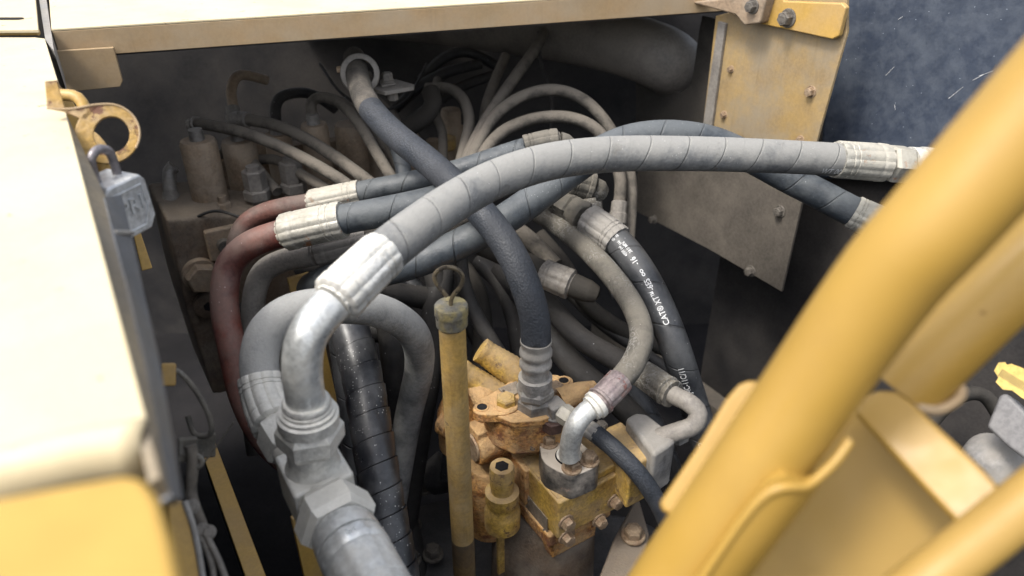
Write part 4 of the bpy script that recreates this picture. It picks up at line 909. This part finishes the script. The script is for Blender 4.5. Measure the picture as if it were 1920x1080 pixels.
for i, q in enumerate(bl): bolt(pump, q + Z * .0006, Z, .0092, h=.009, mt=m_bolt, spin=i * .4 + .1)
c = G(1067, 855, ZB + .0385); m = M(); cyl(m, c, c + Z * .0012, [(0, .0165), (1, .0160)], 36); m.obj('flange_bore', m_black, pump)
m = M(); sweep(m, [c + Vector((math.cos(t), math.sin(t), 0)) * .0135 + Z * .002 for t in [2 * math.pi * i / 30 for i in range(31)]], .0016, seg=10); m.obj('seal_ring', m_steel, pump)
# big socket plug front-left
c = G(941, 874, -.640); m = M()
sweep(m, [c - Z * .105, c], [(0, .0185), (.04, .0225), (.30, .0225), (.36, .0190), (.44, .0190), (.46, .0210), (.60, .0210), (.62, .0140), (.70, .0140), (.71, .0150), (.97, .0152), (1, .0142)], seg=40); m.obj('socket_plug', m_block, pump, smooth=40)
m = M(); cyl(m, c - Z * .0002, c + Z * .0006, .0088, 6, rot=.4); m.obj('hex_socket', m_black, pump)
m = M(); A = G(938, 985, -.74); box(m, A + Z * -.04, Z, E2, E1, .10, .010, .005); m.obj('drain_strap', m_block, pump, bevel=.001)
# right manifold and steel cap
rc = G(1180, 838, -.63)
m = M(); r0 = [G(x, y, -.615) for x, y in ((1130, 803), (1165, 788), (1228, 852), (1182, 876))]; prism(m, r0, Z * -.07); m.obj('side_manifold', m_block, pump, bevel=.004, seg=3)
m = M(); A = G(1192, 798, -.60); 
capo = [G(x, y, -.598) for x, y in ((1172, 783), (1192, 771), (1215, 775), (1262, 812), (1268, 826), (1226, 853))]; prism(m, capo, Z * -.072); m.obj('steel_cap_block', m_dsteel, pump, bevel=.006, seg=4)
m = M(); A = G(1266, 824, -.62); hexp(m, A, A + E2 * .016, .009); m.obj('cap_plug', m_dsteel, pump, smooth=25)
bolt(pump, G(1127, 806, -.62), Z, .008, mt=m_dbolt)
# flange foot bolts lower right
for i, (x, y, z) in enumerate(((1187, 1004, -.78), (1180, 1058, -.80), (1060, 1065, -.84))):
    c = G(x, y, z); bolt(pump, c, Z, .0125, h=.011, mt=m_bolt if i == 0 else m_dbolt, spin=i)
m = M(); prism(m, [G(x, y, -.785) for x, y in ((1150, 1010), (1196, 925), (1218, 1000), (1200, 1120), (1100, 1140))], Z * -.03); m.obj('mounting_foot', m_valve, pump, bevel=.004)
# thin black hose from elbow to lower right
hose('short thin blue-black hose running down right across the manifold', [(1066, 782, .875), (1090, 796, .870), (1118, 814, .862), (1150, 840, .855), (1190, 880, .85), (1225, 928, .86), (1252, 985, .88), (1268, 1060, .92)],
     [('ferrule', 0, 2, [(0, .0075), (.1, .0095), (.6, .0095), (.7, .0108), (1, .0108)], m_dsteel, {'crimp': 6}), ('hose_sleeve', 1.9, 7, .0108, m_hose3, {'seg': 26})])
# engine lumps in the dark below
en_ = thing('pump_drive_housing', 'dark grimy drive housing under and left of the pump', 'housing', G(850, 1000, -1.0))
m = M()
cyl(m, G(830, 1010, -.92) - Z * .15, G(830, 1010, -.92), [(0, .10), (.8, .10), (.95, .085), (1, .05)], 40)
cyl(m, G(800, 905, -.86), G(842, 880, -.84), [(0, .022), (.5, .03), (1, .034)], 30); cyl(m, G(1010, 1040, -.92) - Z * .1, G(1010, 1040, -.92), [(0, .14), (.9, .13), (1, .11)], 48)
cyl(m, G(1150, 1080, -.93) - Z * .1, G(1150, 1080, -.93), .12, 40)
m.obj('housing_body', mat('grimy_black_casting', (.05, .05, .053), .55, col2=(.035, .035, .037), ns=25, dust=(.11, .105, .10), damt=.5, bump=1.2), en_, remesh=.004)
for (x, y) in ((795, 915), (772, 985), (812, 1040), (770, 1050)): bolt(en_, G(x, y, -.90), Z, .012, mt=m_dbolt, spin=x)

# =====================================================================================
# PADLOCK AND HASP
# =====================================================================================
hs = thing('hasp_ring', 'worn yellow steel hasp ring projecting from the edge of the cream panel', 'hasp', P(140, 205, .60))
hc = P(201, 250, .60); hn = (CAM - hc).normalized(); hn = (hn + Z * .25).normalized(); ha = (Vector((1, 0, 0)) - hn * hn.x).normalized(); hb_ = hn.cross(ha)
def hpl(px, py): return PL(px, py, hc, hn)
# ring as polygon ring
m = M(); NR = 40; vs = []
for i in range(NR):
    t = 2 * math.pi * i / NR
    o_ = hpl(201 + 61 * math.cos(t), 251 - 56 * math.sin(t)); i_ = hpl(209 + 34 * math.cos(t), 252 - 34 * math.sin(t))
    vs += [o_, i_, i_ - hn * .0045, o_ - hn * .0045]
fs = []
for i in range(NR):
    j = (i + 1) % NR
    for q in range(4): fs.append([i * 4 + q, j * 4 + q, j * 4 + (q + 1) % 4, i * 4 + (q + 1) % 4])
m.add(vs, fs); o = m.obj('ring_plate', mat('worn_hasp_paint', (.44, .27, .07), .5, col2=(.36, .25, .13), ns=30, rust=(.17, .085, .055), rs=75, rt=.55, bump=.5), hs, bevel=.0006, fix=True)
rim = [hpl(88, 203), hpl(120, 205), hpl(150, 202), hpl(172, 197)] + [hpl(201 + 61 * math.cos(t), 251 - 56 * math.sin(t)) for t in [math.pi * (.5 - .06 * i) for i in range(12)]]
m = M(); sweep(m, spine([p + hn * .0003 for p in rim], 5)[0], .0009, seg=8); m.obj('lit_edge_rim', m_flange, hs)  # added pale tube that draws the plate edge catching the light
m = M(); prism(m, [hpl(84, 152), hpl(106, 150), hpl(122, 204), hpl(160, 200), hpl(190, 196), hpl(160, 226), hpl(150, 222), hpl(120, 208), hpl(88, 202)], hn * -.0042); m.obj('tongue', MATS['worn_hasp_paint'], hs, bevel=.0005, fix=True)
hose('bent yellow rod looping behind the hasp ring', [(105, 178, .66), (145, 182, .66), (162, 215, .66), (158, 245, .65), (178, 262, .64), (195, 290, .63), (190, 330, .63), (215, 420, .64)], [('rod', 0, 7, .0052, m_yel)], cat='rod', name='latch_rod')
m = M(); pz = P(150, 260, .72); zn = (pz - CAM).normalized(); prism(m, [PL(100, 170, pz, zn), PL(128, 176, pz, zn), PL(212, 318, pz, zn), PL(205, 335, pz, zn), PL(150, 330, pz, zn)], zn * .01); o = m.obj('latch_plate', m_yel, None, bevel=.001); tag(o, 'yellow latch plate behind the hasp ring under the cream panel edge', 'plate')
pk = thing('padlock', 'cast grey metal padlock with raised letters hanging from the hasp ring', 'padlock', P(228, 385, .575))
pc = P(226, 383, .575); pu = Z; pn = (CAM - pc); pn.z = 0; pn.normalize(); pn = Quaternion(Z, RAD(38)) @ pn; ps = Z.cross(pn).normalized()
m = M()
prof = [(-.0175, -.011), (-.0165, .011), (-.013, .0150), (.013, .0150), (.0165, .011), (.0175, -.011), (.012, -.0175), (-.012, -.0175)]
prism(m, [pc + ps * a * 1.18 + pu * b * 1.40 - pn * .023 for a, b in prof], pn * .034); m.obj('lock_body', m_lead, pk, bevel=.0022, seg=3)
m = M(); fr = [(-.0125, -.0045), (-.011, .0095), (.011, .0095), (.0125, -.0045), (.007, -.0135), (-.007, -.0135)]
loop = [pc + ps * a * 1.2 + pu * b * 1.40 + pn * .0112 for a, b in fr]; sweep(m, loop + [loop[0]], .0009, seg=8); m.obj('raised_border', m_lead, pk)
flat_text(pk, pc + pn * .011 + Z * .0005, ps, Z, 'PRI', .0165, m_lead, .0016)
m = M(); s0 = pc + pu * .0185 - pn * .006
sh = [s0 - ps * .0095, s0 - ps * .0095 + pu * .014, s0 - ps * .0075 + pu * .022, s0 + pu * .0255, s0 + ps * .0075 + pu * .022, s0 + ps * .0095 + pu * .014, s0 + ps * .0095]
sweep(m, spine(sh, 8)[0], .0034, seg=18); m.obj('shackle', m_shack, pk)

# small yellow tab, latch box, wires, diagonal bar
tb2 = P(268, 470, .80); m = M()
def q2(px, py): return PL(px, py, tb2, (CAM - tb2).normalized())
prism(m, [q2(249, 436), q2(263, 434), q2(286, 503), q2(266, 508)], (tb2 - CAM).normalized() * .008); o = m.obj('yellow_tab', m_yel, None, bevel=.001); tag(o, 'short yellow painted tab sticking out just below the padlock', 'tab')
dbm = thing('diagonal_frame_bar', 'long yellow frame bar slanting down to the bottom edge left of the tee', 'bar', G(430, 950, -.60))
m = M(); A = [G(372, 830, -.60), G(398, 815, -.60), G(510, 1110, -.60), G(470, 1110, -.60)]; prism(m, A, Z * -.012); m.obj('bar_top', m_yel, dbm, bevel=.001)
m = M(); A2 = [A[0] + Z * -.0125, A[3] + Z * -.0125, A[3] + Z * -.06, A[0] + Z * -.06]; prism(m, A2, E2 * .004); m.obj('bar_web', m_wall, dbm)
m = M(); 
lt = thing('latch_mechanism', 'grimy latch with rope-like cable and steel rods beside the cream panel', 'latch', P(350, 840, .55))
for nm, pts, r, mt in (('guard_loop', [(322, 690, .60), (345, 705, .60), (375, 745, .60), (394, 785, .60), (395, 815, .60), (365, 815, .60), (352, 780, .60)], .0022, m_dusty),
                   ('cable', [(358, 835, .57), (362, 862, .57), (360, 890, .57), (358, 925, .57), (368, 960, .56), (380, 990, .56)], .0045, m_thin),
                   ('rod', [(385, 1000, .54), (395, 1020, .54), (410, 1050, .54), (425, 1090, .54)], .0024, m_greyp), ('rod', [(380, 1010, .54), (398, 1060, .54), (402, 1100, .54)], .0024, m_greyp),
                   ('wire', [(372, 880, .6), (400, 845, .6), (438, 792, .6)], .0007, m_thin), ('tie', [(355, 850, .57), (375, 858, .57), (378, 870, .57), (365, 878, .57)], .0022, m_dusty)):
    m = M(); sweep(m, spine([P(*p) for p in pts], 8)[0], r, seg=12); m.obj(nm, mt, lt)
m = M(); c = P(316, 702, .60); box(m, c, ha, hn, hb_, .011, .012, .018); m.obj('latch_block', m_yel, lt, bevel=.0015)
m = M(); c = P(352, 842, .58); box(m, c, ha, hn, hb_, .014, .014, .018); box(m, P(380, 835, .62), ha, hn, hb_, .02, .01, .02); m.obj('pivot_block', m_dusty, lt, bevel=.0015)
for (x, y) in ((378, 995), (391, 998), (384, 1008), (360, 950)): bolt(lt, P(x, y, .545), (CAM - P(x, y, .545)).normalized(), .0042, h=.006, mt=m_greyp)
m = M(); pz2 = P(345, 1010, .50); n2 = (CAM - pz2).normalized()
prism(m, [PL(312, 935, pz2, n2), PL(345, 940, pz2, n2), PL(365, 1010, pz2, n2), PL(385, 1110, pz2, n2), PL(330, 1110, pz2, n2)], -n2 * .02); m.obj('hinge_plate', m_yel, lt, bevel=.002)
m = M(); sweep(m, spine([PL(346, 940, pz2, n2), PL(366, 1000, pz2, n2), PL(384, 1110, pz2, n2)], 8)[0], .0022, seg=10); m.obj('plate_edge', m_dsteel, lt)

# =====================================================================================
# HANDRAIL (near, right)
# =====================================================================================
hr = thing('handrail', 'thick blurred yellow handrail tube slanting across the lower right corner', 'handrail', P(1278, 1122, .29))
rl = spine([P(*p) for p in [(1060, 1430, .385), (1155, 1265, .37), (1263, 1094, .355), (1380, 930, .338), (1495, 765, .322), (1590, 627, .306), (1678, 508, .29), (1763, 415, .277), (2000, 150, .255), (2200, -60, .24)]])[0]
m = M(); sweep(m, rl, .0196, seg=64, step=.008); m.obj('rail_tube', m_rail, hr)
r2 = spine([P(*p) for p in [(1690, 724, .372), (1748, 662, .365), (1863, 548, .355), (2080, 335, .34)]])[0]
m = M(); sweep(m, r2, .0195, seg=56, step=.008); m.obj('second_rail_tube', m_rail, hr)
# straps: shells that follow the tube
def strap(name, ctr, path, r, a0, a1, s0, s1, th, mt, parent, lipw=0):
    T, N = frames(path); S = arc(path); m = M(); vs = []; fs = []; ns = 26; na = 18
    for i in range(ns + 1):
        x = s0 + (s1 - s0) * i / ns; p = at_s(path, S, x); t = (at_s(path, S, x + .003) - at_s(path, S, x - .003)).normalized()
        c = CAM - p; c = (c - t * c.dot(t)).normalized(); b = t.cross(c)
        # rounded corners of the strap outline
        u = i / ns; k = 1 - max(0, (abs(u - .5) - .40) / .10) ** 2 * .22
        am = (a0 + a1) / 2; ha_ = (a1 - a0) / 2 * k
        for j in range(na + 1):
            a = am - ha_ + 2 * ha_ * j / na; d = c * math.cos(a) + b * math.sin(a)
            vs.append(p + d * (r + th)); 
        for j in range(na + 1):
            a = am - ha_ + 2 * ha_ * j / na; d = c * math.cos(a) + b * math.sin(a); vs.append(p + d * (r + .0002))
    W = 2 * (na + 1)
    for i in range(ns):
        for j in range(na):
            a = i * W + j; fs.append([a, a + 1, a + W + 1, a + W]); a += na + 1; fs.append([a, a + W, a + W + 1, a + 1])
        for j in (0, na): a = i * W + j; fs.append([a, a + W, a + W + na + 1, a + na + 1])
    for i in (0, ns):
        for j in range(na): a = i * W + j; fs.append([a, a + 1, a + na + 2, a + na + 1])
    m.add(vs, fs); return m.obj(name, mt, parent, smooth=50, fix=True, bevel=0)
S = arc(rl)
def sr(px, py): return s_of(rl, S, px, py)
strap('saddle_strap', None, rl, .0196, .28, 1.95, sr(1235, 1140), sr(1448, 832), .0055, m_rail, hr)
lz = P(1340, 840, .352); ln = (CAM - lz).normalized()
m = M(); prism(m, [PL(x, y, lz, ln) for x, y in ((1236, 944), (1242, 960), (1262, 968), (1300, 935), (1450, 800), (1450, 730), (1425, 716), (1404, 713), (1385, 722), (1362, 748), (1304, 844))], -ln * .008); m.obj('side_lug', m_rail, hr, bevel=.003, seg=3)
m = M(); fm = P(1700, 850, .345); fn = (CAM - fm).normalized(); fn = (fn + Vector((-.1, 0, .35))).normalized()
def fq(px, py): return PL(px, py, fm, fn)
prism(m, [fq(1600, 772), fq(1614, 748), fq(1642, 731), fq(1686, 731), fq(1710, 752), fq(1845, 880), fq(1900, 940), fq(1840, 1030)], -fn * .006); m.obj('flat_bracket', m_rail, hr, bevel=.0025, seg=3)
gm_ = P(1600, 950, .39); gn = (CAM - gm_).normalized(); gn = (gn + Vector((-.2, -.3, -.1))).normalized()
def gq(px, py): return PL(px, py, gm_, gn)
m = M(); prism(m, [gq(1560, 800), gq(1640, 745), gq(1840, 980), gq(1700, 1250), gq(1350, 1250), gq(1400, 1000)], -gn * .006); m.obj('gusset_plate', m_gusset, hr, bevel=.002)
m = M(); lr = spine([P(*p) for p in [(1560, 1240, .30), (1702, 1118, .30), (1831, 1018, .30), (1951, 922, .30), (2200, 730, .30)]])[0]; sweep(m, lr, .0108, seg=48, step=.008); m.obj('lower_rail_tube', m_gusset, hr)
m = M(); lpz = spine([P(*p) for p in [(1700, 738, .36), (1728, 764, .355), (1760, 768, .355), (1792, 752, .355), (1803, 735, .356), (1797, 722, .358)]])[0]; sweep(m, lpz, .0025, seg=16); m.obj('cup_lip', m_flange, hr)
def surf(x, a, r):
    p = at_s(rl, S, x); t = (at_s(rl, S, x + .003) - at_s(rl, S, x - .003)).normalized(); c = CAM - p; c = (c - t * c.dot(t)).normalized()
    return p + (c * math.cos(a) + t.cross(c) * math.sin(a)) * r
s1_ = sr(1448, 832)
m = M(); sweep(m, spine([surf(sr(1262, 1096), .36, .0250), surf(s1_ - .035, .30, .0252), surf(s1_ - .012, .36, .0252), surf(s1_ - .004, .62, .0252), surf(s1_ - .001, .95, .0250), surf(s1_ + .012, 1.3, .0248), surf(s1_ + .022, 1.5, .0240)], 8)[0], .0020, seg=14); m.obj('strap_edge', m_rail, hr)
# things seen past the rail, lower right
cy = thing('steel_cylinder_head', 'rounded zinc steel cylinder end with a grey block seen past the handrail at lower right', 'cylinder', P(1860, 880, .7))
A = P(1895, 925, .72); B = P(1843, 832, .70)
m = M(); sweep(m, [A, B], [(0, .027), (.5, .027), (.52, .0285), (.62, .0285), (.66, .026), (.85, .023), (.97, .016), (1, .010)], seg=48); m.obj('cylinder_end', m_dsteel, cy, smooth=50)
bz = P(1890, 790, .66); bn = (CAM - bz).normalized(); bn = (bn + Vector((-.5, 0, .3))).normalized()
m = M(); prism(m, [PL(x, y, bz, bn) for x, y in ((1849, 800), (1873, 740), (1887, 736), (1925, 774), (1960, 890), (1890, 838))], -bn * .035); m.obj('grey_block', m_gblk, cy, bevel=.003)
sg = thing('warning_decal', 'small yellow decal with fine dark lines at the right edge', 'decal', P(1895, 710, .66))
dc = P(1900, 712, .66); dn = (CAM - dc).normalized()
def dq(px, py): return PL(px, py, dc, dn)
m = M(); prism(m, [dq(*q) for q in ((1864, 695), (1872, 680), (1885, 679), (1888, 684), (1896, 682), (1910, 687), (1940, 700), (1940, 760), (1915, 745), (1898, 732), (1880, 730), (1867, 716), (1872, 708))], -dn * .001); m.obj('decal_sheet', m_decal, sg)
m = M()
for i in range(16):
    x = 1881 + i * 3.1; y = 692 + i * 1.9; a = dq(x, y); b = dq(x - 9, y + 13); e = (b - a).cross(dn).normalized() * .0003; prism(m, [a + e, b + e, b - e, a - e], dn * .0003)
m.obj('printed_lines', m_ink, sg)
kz = P(1830, 700, .95); kn = (CAM - kz).normalized(); kn.z = 0; kn.normalize()
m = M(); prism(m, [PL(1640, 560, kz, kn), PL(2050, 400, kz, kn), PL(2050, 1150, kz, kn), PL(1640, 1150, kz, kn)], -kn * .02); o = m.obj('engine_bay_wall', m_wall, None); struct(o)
hose('dark dusty cable arching beside the steel cylinder end at lower right', [(1740, 800, .85), (1775, 760, .84), (1815, 738, .84), (1850, 745, .84), (1880, 790, .84)], [('cable', 0, 4, .008, m_duct)], cat='cable', name='bay_cable')
